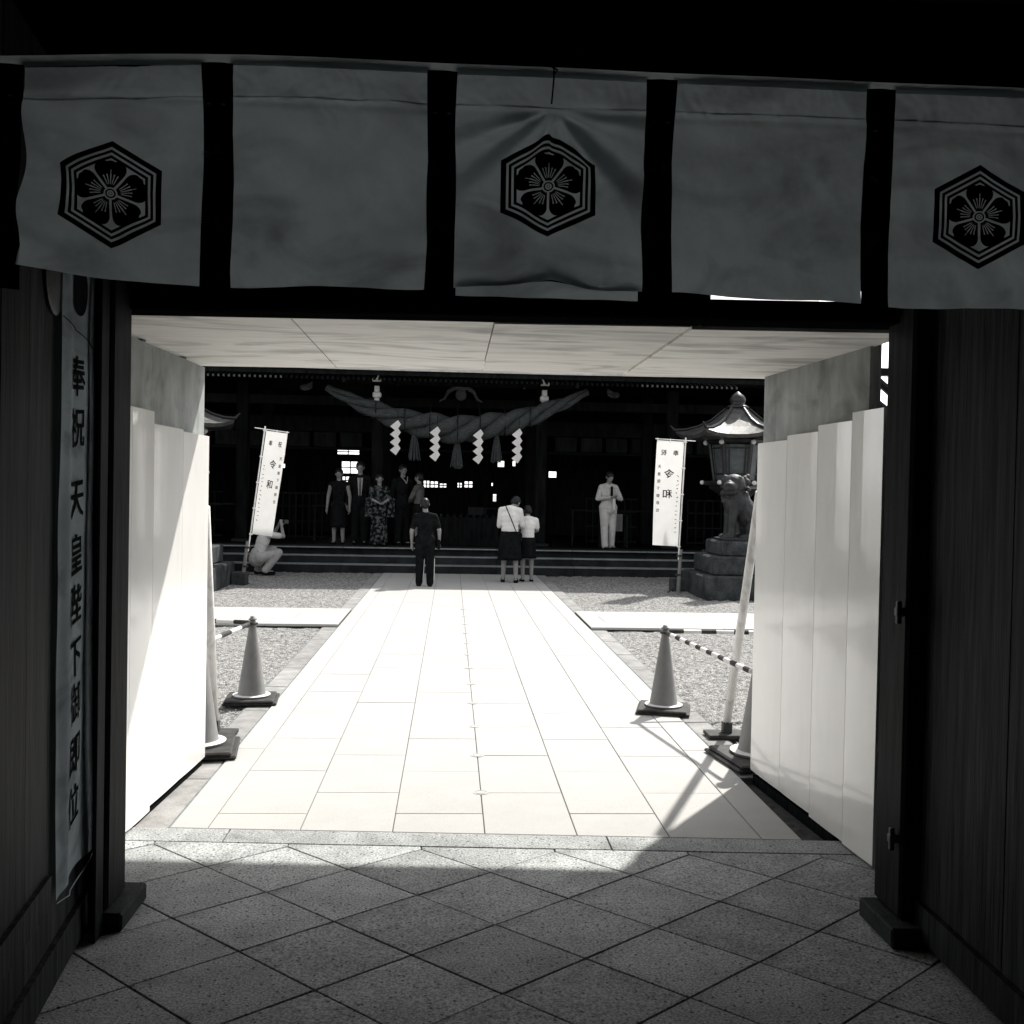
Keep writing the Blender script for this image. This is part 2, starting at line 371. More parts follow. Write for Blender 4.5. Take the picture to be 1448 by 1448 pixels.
for r in range(0, 26):
    yc = 4.60-dy*r
    for c in range(-6, 7):
        xc = -.11+.605*c+(dx if r % 2 == 0 else 0)
        if r == 0: poly = [(xc-dx, 4.637), (xc-dx, 4.60), (xc, 4.60-dy), (xc+dx, 4.60), (xc+dx, 4.637)]
        else: poly = [(xc-dx, yc), (xc, yc-dy), (xc+dx, yc), (xc, yc+dy)]
        poly = clip(poly, lambda p: 4.637-p[1])
        poly = clip(poly, lambda p: p[0]+2.3) if poly else poly
        poly = clip(poly, lambda p: 2.9-p[0]) if poly else poly
        q = []
        for p in poly:
            if not q or (Vector(p)-Vector(q[-1])).length > 1e-4: q.append(p)
        if len(q) > 1 and (Vector(q[0])-Vector(q[-1])).length < 1e-4: q.pop()
        if len(q) < 3: continue
        A = abs(sum(q[i][0]*q[(i+1) % len(q)][1]-q[(i+1) % len(q)][0]*q[i][1] for i in range(len(q))))/2
        if A < .004: continue
        q = [(p[0]+R_.uniform(-.0016, .0016), min(4.6365, p[1]+R_.uniform(-.0016, .0016))) for p in inset(q, .0032)]
        cx = sum(p[0] for p in q)/len(q); cy = sum(p[1] for p in q)/len(q)
        bm = B(); prism(bm, [(p[0]-cx, p[1]-cy+GS*(p[0]-cx)) for p in q], -.05, 0, .0022)
        obj('floor_slab', bm, 'granite', gf, loc=(cx, cy+GS*(cx-.2), R_.uniform(-.0015, .0010)))

# ================================================================== PASSAGE (plywood shelter with white panels)
sh = thing('covered_passage', 'short plywood lined passage with white metal panels along both sides between gate and courtyard', 'passage', (0, 0, 0))
XLf, YLf, XRf, YRf = -1.42, 6.17, 1.775, 5.95
def xl(y): return -1.42-(6.10-y)*.048            # inner face of the left wall
def xr(y): return 1.765+(5.86-y)*.070
# ceiling sheets
jx = [-1.56, -.69, .165, .99, 1.92]
for i in range(4):
    a, b = jx[i]+.0022, jx[i+1]-.0022
    ya, yb = YLf+(YRf-YLf)*(a-XLf)/(XRf-XLf), YLf+(YRf-YLf)*(b-XLf)/(XRf-XLf)
    z = 2.335+[0, .002, -.008, -.016][i]; sag = [.0, -.004, .002, 0][i]
    bm = B(); pa = [(a, 4.32+GS*a), (b, 4.32+GS*b), (b, yb), (a, ya)]
    lo = [bm.verts.new((p[0], p[1], z+(sag if k in (1, 2) else 0))) for k, p in enumerate(pa)]; hi = [bm.verts.new((p[0], p[1], z+.018)) for p in pa]
    bm.faces.new(lo[::-1]); bm.faces.new(hi)
    for k in range(4): bm.faces.new((lo[k], lo[(k+1) % 4], hi[(k+1) % 4], hi[k]))
    obj('ceiling_board', bm, 'ply', sh)
bm = B(); bx(bm, -1.7, 1.95, 4.35, 5.86, 2.3565, 2.362); obj('roof_sheet', bm, 'panel', sh)
# plywood walls
for side, f, seams, sg in (('l', xl, (4.28, 5.2, 6.10), -1), ('r', xr, (4.57, 5.68, 5.86), 1)):
    for a, b in zip(seams, seams[1:]):
        bm = B(); o1, o2 = .035*sg, .05*sg
        pts = [(f(a)+o1, a+.0015), (f(b)+o1, b-.0015), (f(b)+o2, b-.0015), (f(a)+o2, a+.0015)]
        prism(bm, pts, -.059, 2.318); obj('wall_board', bm, 'plyw', sh)
    for y in (4.62, 5.1, 5.75):
        bm = B(); xx = f(y)+.052*sg; bx(bm, min(xx, xx+.06*sg), max(xx, xx+.06*sg), y, y+.06, 0, 2.34); obj('stud_post', bm, 'stake', sh)
for f, ya, yb, sg in ((xl, 4.93, 6.05, -1), (xr, 4.76, 5.82, 1)):       # dark strips added for the shaded band under the panels
    bm = B(); prism(bm, [(f(ya)+.006*sg, ya), (f(yb)+.006*sg, yb), (f(yb)+.0345*sg, yb), (f(ya)+.0345*sg, ya)], -.0585, .0095 if sg < 0 else .0115); obj('shade_strip', bm, 'dark', sh)
bm = B(); prism(bm, [(1.697, 4.76), (xr(4.76)+.03, 4.76), (xr(5.815)+.03, 5.815), (1.697, 5.815)], -.0575, -.045); obj('shade_bed', bm, 'joint', path)  # dark sheet laid in for the shade beside the right panels
# white panels, standing folded sheets with stepped tops
def wpanel(f, y0, y1, zt, zb, sg, off=0):
    bm = B(); t = .03
    n = 5; pr = []
    for i in range(n+1):
        y = y0+.0015+(y1-y0-.003)*i/n
        bow = .0025*math.sin(PI*i/n)
        pr.append((f(y)+(off)*sg-bow*sg, y))
    pts = pr+[(p[0]+t*sg*.9, p[1]) for p in reversed(pr)]
    prism(bm, pts, zb, zt); o = obj('white_panel', bm, 'panel', sh); return o
for (a, b, zt, zb) in ((4.30, 4.84, 1.985, .012), (4.84, 5.14, 1.985, .010), (5.14, 5.60, 1.925, .035), (5.60, 6.085, 1.915, .035)):
    wpanel(xl, a, b, zt, zb, -1)
for (a, b, zt, zb) in ((4.36, 4.66, 2.022, .012), (4.66, 5.03, 1.985, .02), (5.03, 5.42, 1.955, .035), (5.42, 5.85, 1.932, .035)):
    wpanel(xr, a, b, zt, zb, 1)
# thin vertical raised seam on the last left panel
bm = B(); y = 5.86; bx(bm, xl(y)-.0012, xl(y)+.0012, y-.002, y+.002, .04, 1.91); obj('panel_seam', bm, 'panel', sh)

# ================================================================== GATE
gate = thing('shrine_gate', 'dark timber shrine gate seen from inside with posts, lintel and open plank doors', 'gate', (0, 0, 0))
def gbox(name, x0, x1, y0, y1, z0, z1, m, ch=.006, parent=None):
    bm = B(); bx(bm, x0, x1, y0, y1, z0, z1, chamfer=ch); return obj(name, bm, m, parent or gate, sh=True)
# posts
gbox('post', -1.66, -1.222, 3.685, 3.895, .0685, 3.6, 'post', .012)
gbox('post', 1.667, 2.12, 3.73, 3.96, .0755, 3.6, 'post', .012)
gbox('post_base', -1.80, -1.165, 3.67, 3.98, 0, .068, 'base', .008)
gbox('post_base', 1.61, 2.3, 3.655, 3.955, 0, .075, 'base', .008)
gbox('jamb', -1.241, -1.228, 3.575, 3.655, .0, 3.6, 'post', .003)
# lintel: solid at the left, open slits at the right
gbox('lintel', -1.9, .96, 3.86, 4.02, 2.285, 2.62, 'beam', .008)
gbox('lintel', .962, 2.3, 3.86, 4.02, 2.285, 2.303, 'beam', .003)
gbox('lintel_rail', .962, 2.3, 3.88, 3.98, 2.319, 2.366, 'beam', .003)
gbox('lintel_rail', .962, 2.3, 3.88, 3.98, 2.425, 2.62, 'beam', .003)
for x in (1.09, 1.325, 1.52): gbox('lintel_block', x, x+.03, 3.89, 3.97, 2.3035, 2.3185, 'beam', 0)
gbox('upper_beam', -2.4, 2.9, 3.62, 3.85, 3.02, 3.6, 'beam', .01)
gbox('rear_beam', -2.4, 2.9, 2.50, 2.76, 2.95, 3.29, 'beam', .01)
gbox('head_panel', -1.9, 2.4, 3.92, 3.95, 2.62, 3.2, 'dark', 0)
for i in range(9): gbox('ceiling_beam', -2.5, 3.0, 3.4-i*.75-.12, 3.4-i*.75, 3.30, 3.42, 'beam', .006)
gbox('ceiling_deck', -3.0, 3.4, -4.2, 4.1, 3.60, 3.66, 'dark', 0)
gbox('roof', -4.4, 4.8, -5.2, 5.95, 3.73, 4.3, 'roofc', .03)  # eave carried further out to keep stray sun off the gate floor
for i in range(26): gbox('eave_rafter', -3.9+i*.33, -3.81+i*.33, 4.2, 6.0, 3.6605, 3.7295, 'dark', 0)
# side rooms walls
gbox('side_wall', -2.62, -2.5, -4.2, 4.15, 0, 3.6, 'dark', 0)
gbox('side_wall', 3.0, 3.12, -4.2, 4.15, 0, 3.6, 'dark', 0)
gbox('front_wall', -2.5, -1.66, 3.98, 4.06, 0, 3.6, 'dark', 0)
gbox('front_wall', 2.121, 3.0, 3.78, 3.86, 0, 3.6, 'dark', 0)
gbox('rear_wall', -2.5, -1.2, -4.2, -4.1, 0, 3.6, 'dark', 0)
gbox('rear_wall', 1.6, 3.0, -4.2, -4.1, 0, 3.6, 'dark', 0)
gbox('rear_wall', -1.2, 1.6, -4.2, -4.1, 0, 3.6, 'dark', 0)  # fills the rear opening, added to darken the floor inside
# unseen boards added to block sun leaking past the right white panels
gbox('sun_blocker', 2.06, 2.09, 3.863, 4.75, 0, 2.0, 'dark', 0)
gbox('sun_blocker', 1.93, 2.058, 4.70, 4.73, 0, 1.99, 'dark', 0)
# open doors: plank leaves turned inwards
def leaf(side):
    if side < 0: p0, d = Vector((-1.316, 3.86, 0)), Vector((.12, -.993, 0)).normalized(); nrm = Vector((-d.y, d.x, 0))
    else: p0, d = Vector((1.742, 3.632, 0)), Vector((-.02, -1, 0)).normalized(); nrm = Vector((d.y, -d.x, 0))
    # nrm points to the passage side
    if nrm.x*(-side) < 0: nrm = -nrm
    t = 0; k = 0
    widths = [.16, .20, .26, .24, .26, .22] if side < 0 else [.26, .32, .32, .30, .24]
    for w_ in widths:
        a, b = p0+d*(t+.0015), p0+d*(t+w_-.0015); off = R_.uniform(0, .004)
        bm = B(); pts = [a+nrm*off, b+nrm*off, b-nrm*.03, a-nrm*.03]
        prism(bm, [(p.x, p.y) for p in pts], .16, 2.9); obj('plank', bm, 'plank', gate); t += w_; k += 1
    def rail(z0, z1, pr=.022, s0=0, s1=None, m='plank'):
        a, b = p0+d*s0, p0+d*(s1 or t); bm = B()
        pts = [a+nrm*pr, b+nrm*pr, b-nrm*.036, a-nrm*.036]
        prism(bm, [(p.x, p.y) for p in pts], z0, z1); obj('door_rail', bm, m, gate)
    rail(.03, .155, .02)
    if side < 0: rail(.30, .40, .018, .62)
    return p0, d, nrm
lp0, ld, ln = leaf(-1)
rp0, rd, rn = leaf(1)
# iron hinge hooks on the right post
for z, y in ((1.21, 3.70), (.37, 3.71)):
    bm = B(); bx(bm, 1.634, 1.666, y+.035, y+.065, z-.016, z+.016, chamfer=.004); bx(bm, 1.637, 1.655, y+.04, y+.06, z-.045, z+.04, chamfer=.004)
    obj('hinge_hook', bm, 'iron', gate, sh=True)
for z in (2.25,):
    bm = B(); c = rp0+rd*.72+rn*.006
    for k in range(1): lathe(bm, [(.11, 0), (.11, .006), (.10, .010), (.0, .012)], (0, 0, 0), 28)
    m_ = Matrix.Translation((c.x, c.y, z)) @ rn.to_track_quat('Z', 'Y').to_matrix().to_4x4()
    bmesh.ops.transform(bm, matrix=m_, verts=bm.verts); obj('round_iron_boss', bm, 'iron', gate)
    bm = B(); c = lp0+ld*.62+ln*.006
    lathe(bm, [(.11, 0), (.11, .006), (.10, .010), (.0, .012)], (0, 0, 0), 28)
    m_ = Matrix.Translation((c.x, c.y, z)) @ ln.to_track_quat('Z', 'Y').to_matrix().to_4x4()
    bmesh.ops.transform(bm, matrix=m_, verts=bm.verts); obj('round_iron_boss', bm, 'iron', gate)

# ================================================================== CURTAIN (maku) with crests
cur = thing('shrine_curtain', 'white cotton curtain with black hanging bands and hexagonal flower crests across the gate top', 'curtain', (0, 0, 0))
NY = 2.47; KS = NY/3.40                      # the curtain hangs about 2.5 m in front of the viewer
def sstep(a, b, t):
    t = max(0, min(1, (t-a)/(b-a))); return t*t*(3-2*t)
def cloth(x, z):
    """depth offset and z shift of the curtain at (x, z)"""
    y = .013*noise.noise(Vector((x*3.1, z*2.2, 1)))+.010*noise.noise(Vector((x*9+z*5, z*6-x*2, 4)))+.0026*noise.noise(Vector((x*22, z*17, 4)))+.0009*noise.noise(Vector((x*60, z*45, 8)))
    dz = 0
    top = 3.0
    # hem pocket: small gathers under the rod
    g = sstep(2.86, 2.90, z); y += g*.005*noise.noise(Vector((x*24+3*noise.noise(Vector((x*5, z*9, 6))), z*9, 2))); y -= .004*math.exp(-((z-2.875)/.012)**2)
    # middle panel pinched up at its centre top
    cx, cz = .315, 2.895
    dxx, dzz = x-cx, z-cz; r = math.hypot(dxx, dzz)
    if -.08 < x < .70:
        a = math.atan2(dxx, -dzz)         # 0 straight down
        amp = .020*sstep(.02, .12, r)*(1-sstep(.30, .68, r))*sstep(-.02, .06, -dzz+.0)
        y += amp*(math.cos(a*10.0)+.5*math.cos(a*17+1))*(.4+.6*min(1, abs(a)/.5))
        y -= .03*math.exp(-(dxx/.05)**2)*sstep(.02, .2, -dzz)*.6
        low = sstep(.40, .66, -dzz)
        y -= .042*low*math.exp(-(dxx/.085)**2); y += .022*low*math.exp(-((abs(dxx)-.15)/.06)**2)
        dz += .022*sstep(.1, .6, -dzz)*math.exp(-(abs(dxx)/.16)**1.5)
    if x < -.80:                          # left panel: folds coming from its outer edge
        e = x+1.42
        k = math.exp(-(e/.24)**2)
        y += .028*k*math.sin(19*(z+.75*e)+1.0)*sstep(2.25, 2.4, z)*(1-sstep(2.8, 2.9, z))
        y += .012*math.exp(-((z-2.42-.55*e*-1)/.04)**2)
        y -= .06*(1-sstep(-1.45, -1.0, x))*(1-sstep(2.3, 2.95, z)); dz -= -.02*(1-sstep(-1.5, -.9, x))*(1-sstep(2.3, 2.9, z))
    if -.74 < x < -.08:
        y += .010*math.sin(14*(z-.8*(x+.1)))*sstep(-.6, -.1, x)
    if x > .7: y += .005*math.sin(9*(z+.4*x))
    return y, dz
def CP(x, z, off=0):
    y, dz = cloth(x, z); return Vector((x*KS, NY+y*KS-off-.004*x, ztop(x, z+dz)))
def ztop(x, z): return CAMZ+(z-1.62)*KS
def zb(x):                                       # lower hem
    return 2.285+.012*math.sin(x*2.3+.6)+.004*math.sin(x*11)+.02*sstep(-.9, -1.5, x)
TOPZ = 2.995
panels = [(-2.3, -1.487), (-1.395, -.818), (-.735, -.093), (-.012, .622), (.708, 1.368), (1.45, 2.3)]
ZT = lambda x: 2.995-.045*sstep(-.5, -1.6, x)+.004*sstep(0, 1.5, x)
for (a, b) in panels:
    bm = B(); nx, nz = int((b-a)/.006), 120; g = []
    for j in range(nz+1):
        row = []
        for i in range(nx+1):
            u = i/nx; x = a+(b-a)*u
            z = zb(x)+(ZT(x)-.100-zb(x))*j/nz
            # side edges draw in a little below the pocket
            dr = .008*math.sin(PI*(1-j/nz))**2; xx = x+dr*(1-2*u)**3
            row.append(bm.verts.new(CP(xx, z)))
        g.append(row)
    for j in range(nz):
        for i in range(nx): bm.faces.new((g[j][i], g[j][i+1], g[j+1][i+1], g[j+1][i]))
    obj('cloth_panel', bm, 'cloth', cur, smooth=True)
    bm = B(); g = []                      # rod pocket sewn on in front
    for j in range(15):
        row = []
        for i in range(nx+1):
            x = a+.001+(b-a-.002)*i/nx; z1 = ZT(x)+.002; z0 = ZT(x)-.103+.0015*math.sin(x*19)
            row.append(bm.verts.new(CP(x, z0+(z1-z0)*j/14)+Vector((0, -.0015-.0012*noise.noise(Vector((x*40, j*.35, 3))), 0))))
        g.append(row)
    for j in range(14):
        for i in range(nx): bm.faces.new((g[j][i], g[j][i+1], g[j+1][i+1], g[j+1][i]))
    obj('rod_pocket', bm, 'cloth', cur, smooth=True)
# second layer glimpsed below the lifted middle hem
bm = B(); g = []
for j in range(9):
    g.append([bm.verts.new(Vector(((-.0+.612*i/60)*KS, NY+.018+.003*math.sin(i*.35), ztop(0, 2.272+(zb(.612*i/60)+cloth(.612*i/60, zb(.612*i/60))[1]+.010-2.272)*j/8)))) for i in range(61)])
for j in range(8):
    for i in range(60): bm.faces.new((g[j][i], g[j][i+1], g[j+1][i+1], g[j+1][i]))
obj('lining', bm, 'cloth', cur, smooth=True)
# black bands between the panels
for k, (a, b) in enumerate(((-1.495, -1.388), (-.828, -.726), (-.103, -.004), (.613, .716), (1.36, 1.458))):
    bm = B(); nz = 60; g = []
    for j in range(nz+1):
        z = 2.235+(2.990-.04*sstep(-.5, -1.6, (a+b)/2)-2.235)*j/nz; wv = .003*math.sin(z*9+k*2); nar = .012*math.sin(PI*(1-j/nz))
        row = []
        for i in range(7):
            x = a+nar*.5+(b-a-nar)*i/6+wv
            p = CP(x, z, .012+.006*math.cos(PI*(i/6-.5)*2))
            row.append(bm.verts.new(Vector((p.x, NY-.018-.008*math.cos(PI*(i/6-.5)*1.6)*(1-sstep(.80, .97, j/nz))+(p.y-NY)*.4, ztop(x, z)))))
        g.append(row)
    for j in range(nz):
        for i in range(6): bm.faces.new((g[j][i], g[j][i+1], g[j+1][i+1], g[j+1][i]))
    bd = obj('black_band', bm, 'band', cur, smooth=True)
    # stitches and faint sewn pattern
    bm = B()
    for s_ in (-.022, .022):
        x = (a+b)/2+s_; yy = NY-.030; bx(bm, (x-.006)*KS, (x+.006)*KS, yy-.002, yy+.001, ztop(0, 2.845), ztop(0, 2.850))
    obj('stitch', bm, 'cloth', bd)
    bm = B()
    for zc, nn in ((2.70, 16), (2.47, 9)):
        cx_ = (a+b)/2-.012
        for q in range(nn):
            an = PI*(.1+1.2*q/nn)+(PI if zc > 2.6 else 0); r0, r1 = .012, .030+.006*(q % 2)
            p0 = Vector((cx_+r0*math.cos(an), 0, zc+r0*math.sin(an)*.8)); p1 = Vector((cx_+r1*math.cos(an), 0, zc+r1*math.sin(an)*.8))
            for p in (p0, p1): p.x *= KS; p.z = ztop(0, p.z); p.y = NY-.0315
            tube(bm, [p0, p1], .0007, 4)
    obj('embroidery', bm, 'ink_grey', bd, kind='stuff')
# crests
def crest(cx, cz, rv, squash=1.0, skew=0):
    root = B(); sub = 14
    def PT(u, v, off=.0012): off = off*.8+.0012; return CP(cx+u*squash*rv, cz+v*rv+skew*u*rv, off)
    def hexring(bm, ro, ri, off=.0014):
        for k in range(6):
            a0, a1 = PI/2+k*PI/3, PI/2+(k+1)*PI/3
            prev = None
            for s_ in range(sub+1):
                t = s_/sub; row = []
                for q in range(5):
                    r = ri+(ro-ri)*q/4
                    u = r*(math.cos(a0)*(1-t)+math.cos(a1)*t); v_ = r*(math.sin(a0)*(1-t)+math.sin(a1)*t)
                    row.append(bm.verts.new(PT(u, v_, off)))
                if prev:
                    for q in range(4): bm.faces.new((prev[q], prev[q+1], row[q+1], row[q]))
                prev = row
    bm = root
    for ro, ri in ((1.0, .885), (.835, .775), (.725, .665)): hexring(bm, ro, ri)
    bm2 = B()
    for k in range(5):
        ang = PI/2+k*2*PI/5
        # petal: polar patch with scalloped outer rim
        na, nr = 72, 18; g = []
        for i in range(na+1):
            w_ = (i/na*2-1)
            rim = .62-.085*abs(w_)**3.5-.016*(1-abs(math.cos(w_*PI*2.5)))
            row = []
            for j in range(nr+1):
                t = j/nr; r = .115+(rim-.115)*t
                ha = PI/5-math.asin(min(.9, .021/r)); ha *= 1-.10*max(0, (t-.72)/.28)**2
                aa = ang+w_*ha
                row.append(bm2.verts.new(PT(r*math.cos(aa), r*math.sin(aa), .0016)))
            g.append(row)
        for i in range(na):
            for j in range(nr):
                w_ = (i+.5)/na*2-1; t = (j+.5)/nr
                if .10 < t < (.66 if abs(w_) < .1 else .52) and any(abs(w_-c_*(.9+.25*t)) < .062*(1.15-t) for c_ in (-.60, -.30, 0, .30, .60)): continue
                bm2.faces.new((g[i][j], g[i+1][j], g[i+1][j+1], g[i][j+1]))
    for (ro, ri, b_, off) in ((.088, .060, bm2, .0022),):
        prev = None
        for s_ in range(25):
            a = 2*PI*s_/24; row = [b_.verts.new(PT(ro*math.cos(a), ro*math.sin(a), off)), b_.verts.new(PT(ri*math.cos(a), ri*math.sin(a), off))]
            if prev: b_.faces.new((prev[0], prev[1], row[1], row[0]))
            prev = row
    for k in range(12):
        a = 2*PI*k/12; c_ = .028
        tri = [bm2.verts.new(PT(c_*math.cos(a)+.008*math.cos(a+j*2*PI/6), c_*math.sin(a)+.008*math.sin(a+j*2*PI/6), .0022)) for j in range(6)]
        bm2.faces.new(tri)
    cr = obj('crest', bm, 'ink', cur); obj('flower', bm2, 'ink', cr)
crest(-1.115, 2.555, .175, 1.05, -.02); crest(.30, 2.628, .177, 1.03); crest(1.765, 2.583, .176, 1.04)
# pull cord in the middle, added strip for the lit line above the curtain
bm = B(); tube(bm, [(.222, NY-.05, 2.95), (.220, NY-.048, 2.70), (.223, NY-.042, 2.60), (.221, NY-.014, 2.55)], .0022, 6); tube(bm, [(.212, NY-.046, 2.628), (.231, NY-.046, 2.618), (.222, NY-.046, 2.608)], .0024, 6)
obj('pull_cord', bm, 'dark', cur)
bm = B(); g = [[bm.verts.new((-1.78+3.58*i/60, NY-.012-.004*j+.002*math.sin(i*.7), 2.612+.011*j)) for i in range(61)] for j in range(3)]
for j in range(2):
    for i in range(60): bm.faces.new((g[j][i], g[j][i+1], g[j+1][i+1], g[j+1][i]))
for v in bm.verts: v.co.z -= .03*sstep(-.45, -1.2, v.co.x)
obj('lit_line_strip', bm, 'lit_line', cur)

# ================================================================== TEXT
def glyph(ch, offset=0.0):
    cu = bpy.data.curves.new('glyph', 'FONT'); cu.body = ch; cu.size = 1.0; cu.offset = offset; cu.resolution_u = 3
    cu.align_x = 'CENTER'
    o = bpy.data.objects.new('glyph', cu); COL.objects.link(o)
    dg = bpy.context.evaluated_depsgraph_get(); me = bpy.data.meshes.new_from_object(o.evaluated_get(dg))
    COL.objects.unlink(o); bpy.data.objects.remove(o); bpy.data.curves.remove(cu)
    V = [v.co.copy() for v in me.vertices]; Fs = [tuple(p.vertices) for p in me.polygons]; bpy.data.meshes.remove(me)
    if V:
        x0, x1 = min(v.x for v in V), max(v.x for v in V); y0, y1 = min(v.y for v in V), max(v.y for v in V)
        for v in V: v.x -= (x0+x1)/2; v.y -= (y0+y1)/2
    return V, Fs
_gc = {}
def put_text(bm, items, fn, wob=.0, off=.0):
    """items: (char, u, v, w, h); fn maps (u, v) to a world point"""
    for ch, u, v, w_, h_ in items:
        if ch not in _gc: _gc[ch] = glyph(ch, 0.0)
        V, Fs = _gc[ch]
        for sx_, sy_ in (((0, 0), (off, off), (-off, -off), (off, -off), (-off, off)) if off else ((0, 0),)):   # strokes thickened by overlaid outlines
            vs = []
            for c in V:
                nx_ = wob*noise.noise(Vector((c.x*5+ord(ch), c.y*5, 1))); ny_ = wob*noise.noise(Vector((c.x*5, c.y*5+ord(ch), 7)))
                sk = .10*(c.x) if wob else 0
                vs.append(bm.verts.new(fn(u+(c.x+nx_+sx_)*w_, v+(c.y+ny_+sk+sy_)*h_)))
            for f in Fs:
                try: bm.faces.new([vs[i] for i in f])
                except ValueError: pass

# ------------------------------------------------------------------ long banner on the left door
bn = thing('hanging_banner', 'long narrow white cloth banner with brushed black characters hanging on the left door', 'banner', (0, 0, 0))
bt0, bt1 = .08, .585          # along the door from the post side towards the camera
def BP(u, z, off=0):          # u 0..1 from post edge to camera edge
    u2 = u
    fold = .014*math.exp(-((u-.80)/.10)**2)+.006*math.cos(u*9+z*1.3)+.004*noise.noise(Vector((u*3, z*3, 0)))
    if z < .9: u2 = u*(1-.05*(0.9-z)); fold += .015*(0.9-z)*math.sin(u*7)
    p = lp0+ld*(bt0+(bt1-bt0)*u2)+ln*(.020+fold+off)
    return Vector((p.x, p.y, z))
bm = B(); g = []
for j in range(121):
    t = j/120
    g.append([bm.verts.new(BP(i/24, (.30+.02*math.sin(i/24*PI))+(2.62-.30)*t)) for i in range(25)])
for j in range(120):
    for i in range(24): bm.faces.new((g[j][i], g[j][i+1], g[j+1][i+1], g[j+1][i]))
obj('cloth', bm, 'cloth', bn, smooth=True)
bm = B()
items = []
zs = {'奉': 1.98, '祝': 1.81, '天': 1.57, '皇': 1.39, '陛': 1.22, '下': 1.04, '御': .89, '即': .715, '位': .546}
for c, z in zs.items(): items.append((c, .41, z, .36, .140))
bm.free()
for it in items:
    bm = B(); put_text(bm, [it], lambda u, z: BP(1-u, z, .0025), wob=.03, off=.006 if it[0] == '御' else .014); obj('character', bm, 'ink', bn)
bm = B(); cpt = [bm.verts.new(BP(.55+.19*math.cos(2*PI*k/32), 2.27+.088*math.sin(2*PI*k/32), .0028)) for k in range(32)]
cc = bm.verts.new(BP(.55, 2.27, .0028))
for k in range(32): bm.faces.new((cpt[k], cpt[(k+1) % 32], cc))
obj('sun_disc', bm, 'ink', bn)
bm = B(); tube(bm, [BP(u/8, 2.10+.045*u/8, .004) for u in range(9)], .0013, 5); obj('cord', bm, 'ink', bn)
bm = B(); tube(bm, [BP(.04+u/8*.98, .295-.0*u, .004)+Vector((0, 0, -.03*math.sin(PI*u/8))) for u in range(9)], .002, 5); obj('hem_cord', bm, 'cloth', bn)

# ================================================================== CONES, BARS, STAYS
cone0 = None
def cone_at(x, y, rz, label):
    global cone0
    if cone0 is None:
        t = thing('traffic_cone', label, 'traffic cone', (x, y, 0), rz, 'traffic cones beside the path')
        bm = B(); bx(bm, -.225, .225, -.225, .225, .003, .024, chamfer=.008); obj('base', bm, 'rubber', t)
        bm = B(); bx(bm, -.21, .20, -.23, .20, .0245, .045, Matrix.Rotation(.22, 4, 'Z') @ Matrix.Rotation(.03, 4, 'Y'), chamfer=.008); obj('weight', bm, 'rubber', t)
        bm = B(); lathe(bm, [(.155, .046), (.152, .056), (.124, .062), (.118, .075), (.030, .655), (.028, .690), (.020, .700)], seg=32); obj('body', bm, 'cone', t, smooth=True)
        bm = B(); lathe(bm, [(.020, .701), (.034, .703), (.036, .712), (.022, .718), (.020, .732), (.010, .737)], seg=20); obj('cap', bm, 'cone', t, smooth=True)
        bm = B(); lathe(bm, [(.1255, .0625), (.158, .057), (.16, .061), (.128, .0665)], seg=32); obj('collar', bm, 'conew', t)
        bm = B(); lathe(bm, [(.034, .662), (.045, .664), (.045, .678), (.033, .680)], seg=20); obj('bar_ring', bm, 'rubber', t)
        t.scale = (.88, .88, .88); cone0 = t; return t
    t = copy_tree(cone0); t.location = (x, y, 0); t.rotation_euler = (0, 0, rz); t['label'] = label; return t
cone_at(-1.49, 7.85, .1, 'grey traffic cone farther out left of the path, nearer the crossing path')
cone_at(1.62, 7.60, -.25, 'grey traffic cone farther out right of the path, nearer the crossing path')
cone_at(-1.535, 6.34, .15, 'grey traffic cone half hidden behind the end of the left white panels').scale = (1.12, 1.12, 1.12)
cone_at(1.925, 6.16, .15, 'grey traffic cone half hidden behind the end of the right white panels').scale = (1.18, 1.18, 1.12)
def stripe_bar(p, q, label, n=9, r=.017):
    p, q = Vector(p), Vector(q); t = tag(link('barrier_bar', None), label, 'barrier bar', 'striped bars between the cones')
    t.location = p; d = q-p
    bm = B(); tube(bm, [d*.0, d], r*.93, 10); obj('rod', bm, 'conew', t, smooth=False)
    for k in range(n):
        if k % 2 == 0:
            bm = B(); tube(bm, [d*(k/n+.004), d*((k+1)/n-.004)], r, 10); obj('stripe', bm, 'rubber', t)
    return t
stripe_bar((-1.51, 7.87, .595), (-2.75, 8.45, .56), 'striped bar running back from the far left cone', 9)
stripe_bar((-1.51, 7.83, .59), (-1.72, 6.45, .56), 'pale striped bar from the far left cone to the cone behind the left panels', 7)
stripe_bar((1.64, 7.61, .60), (3.05, 7.75, .575), 'striped bar running outwards from the far right cone', 11)
stripe_bar((1.63, 7.57, .59), (1.84, 6.12, .56), 'striped bar from the far right cone to the cone behind the right panels', 15)
def stay(p, q, label, rz):
    t = thing('stay_pole', label, 'brace pole', (q[0], q[1], 0), 0, 'white poles bracing the passage')
    P0, Q0 = Vector(p)-Vector((q[0], q[1], 0)), Vector((0, 0, .09))
    bm = B(); tube(bm, [P0, Q0], .028, 12); obj('pole', bm, 'pole', t, smooth=True)
    bm = B(); tube(bm, [Vector((0, 0, .03)), Q0+(P0-Q0)*.04], .018, 10); bx(bm, -.03, .03, -.03, .03, .025, .10, chamfer=.003); obj('foot_clamp', bm, 'iron', t)
    bm = B(); bx(bm, -.14, .14, -.09, .09, .0, .026, Matrix.Rotation(rz, 4, 'Z'), chamfer=.004); obj('foot_plate', bm, 'rubber', t)
    return t
stay((-1.47, 6.22, 1.5), (-1.52, 6.76, 0), 'white pole leaning against the outside of the left wall', .3)
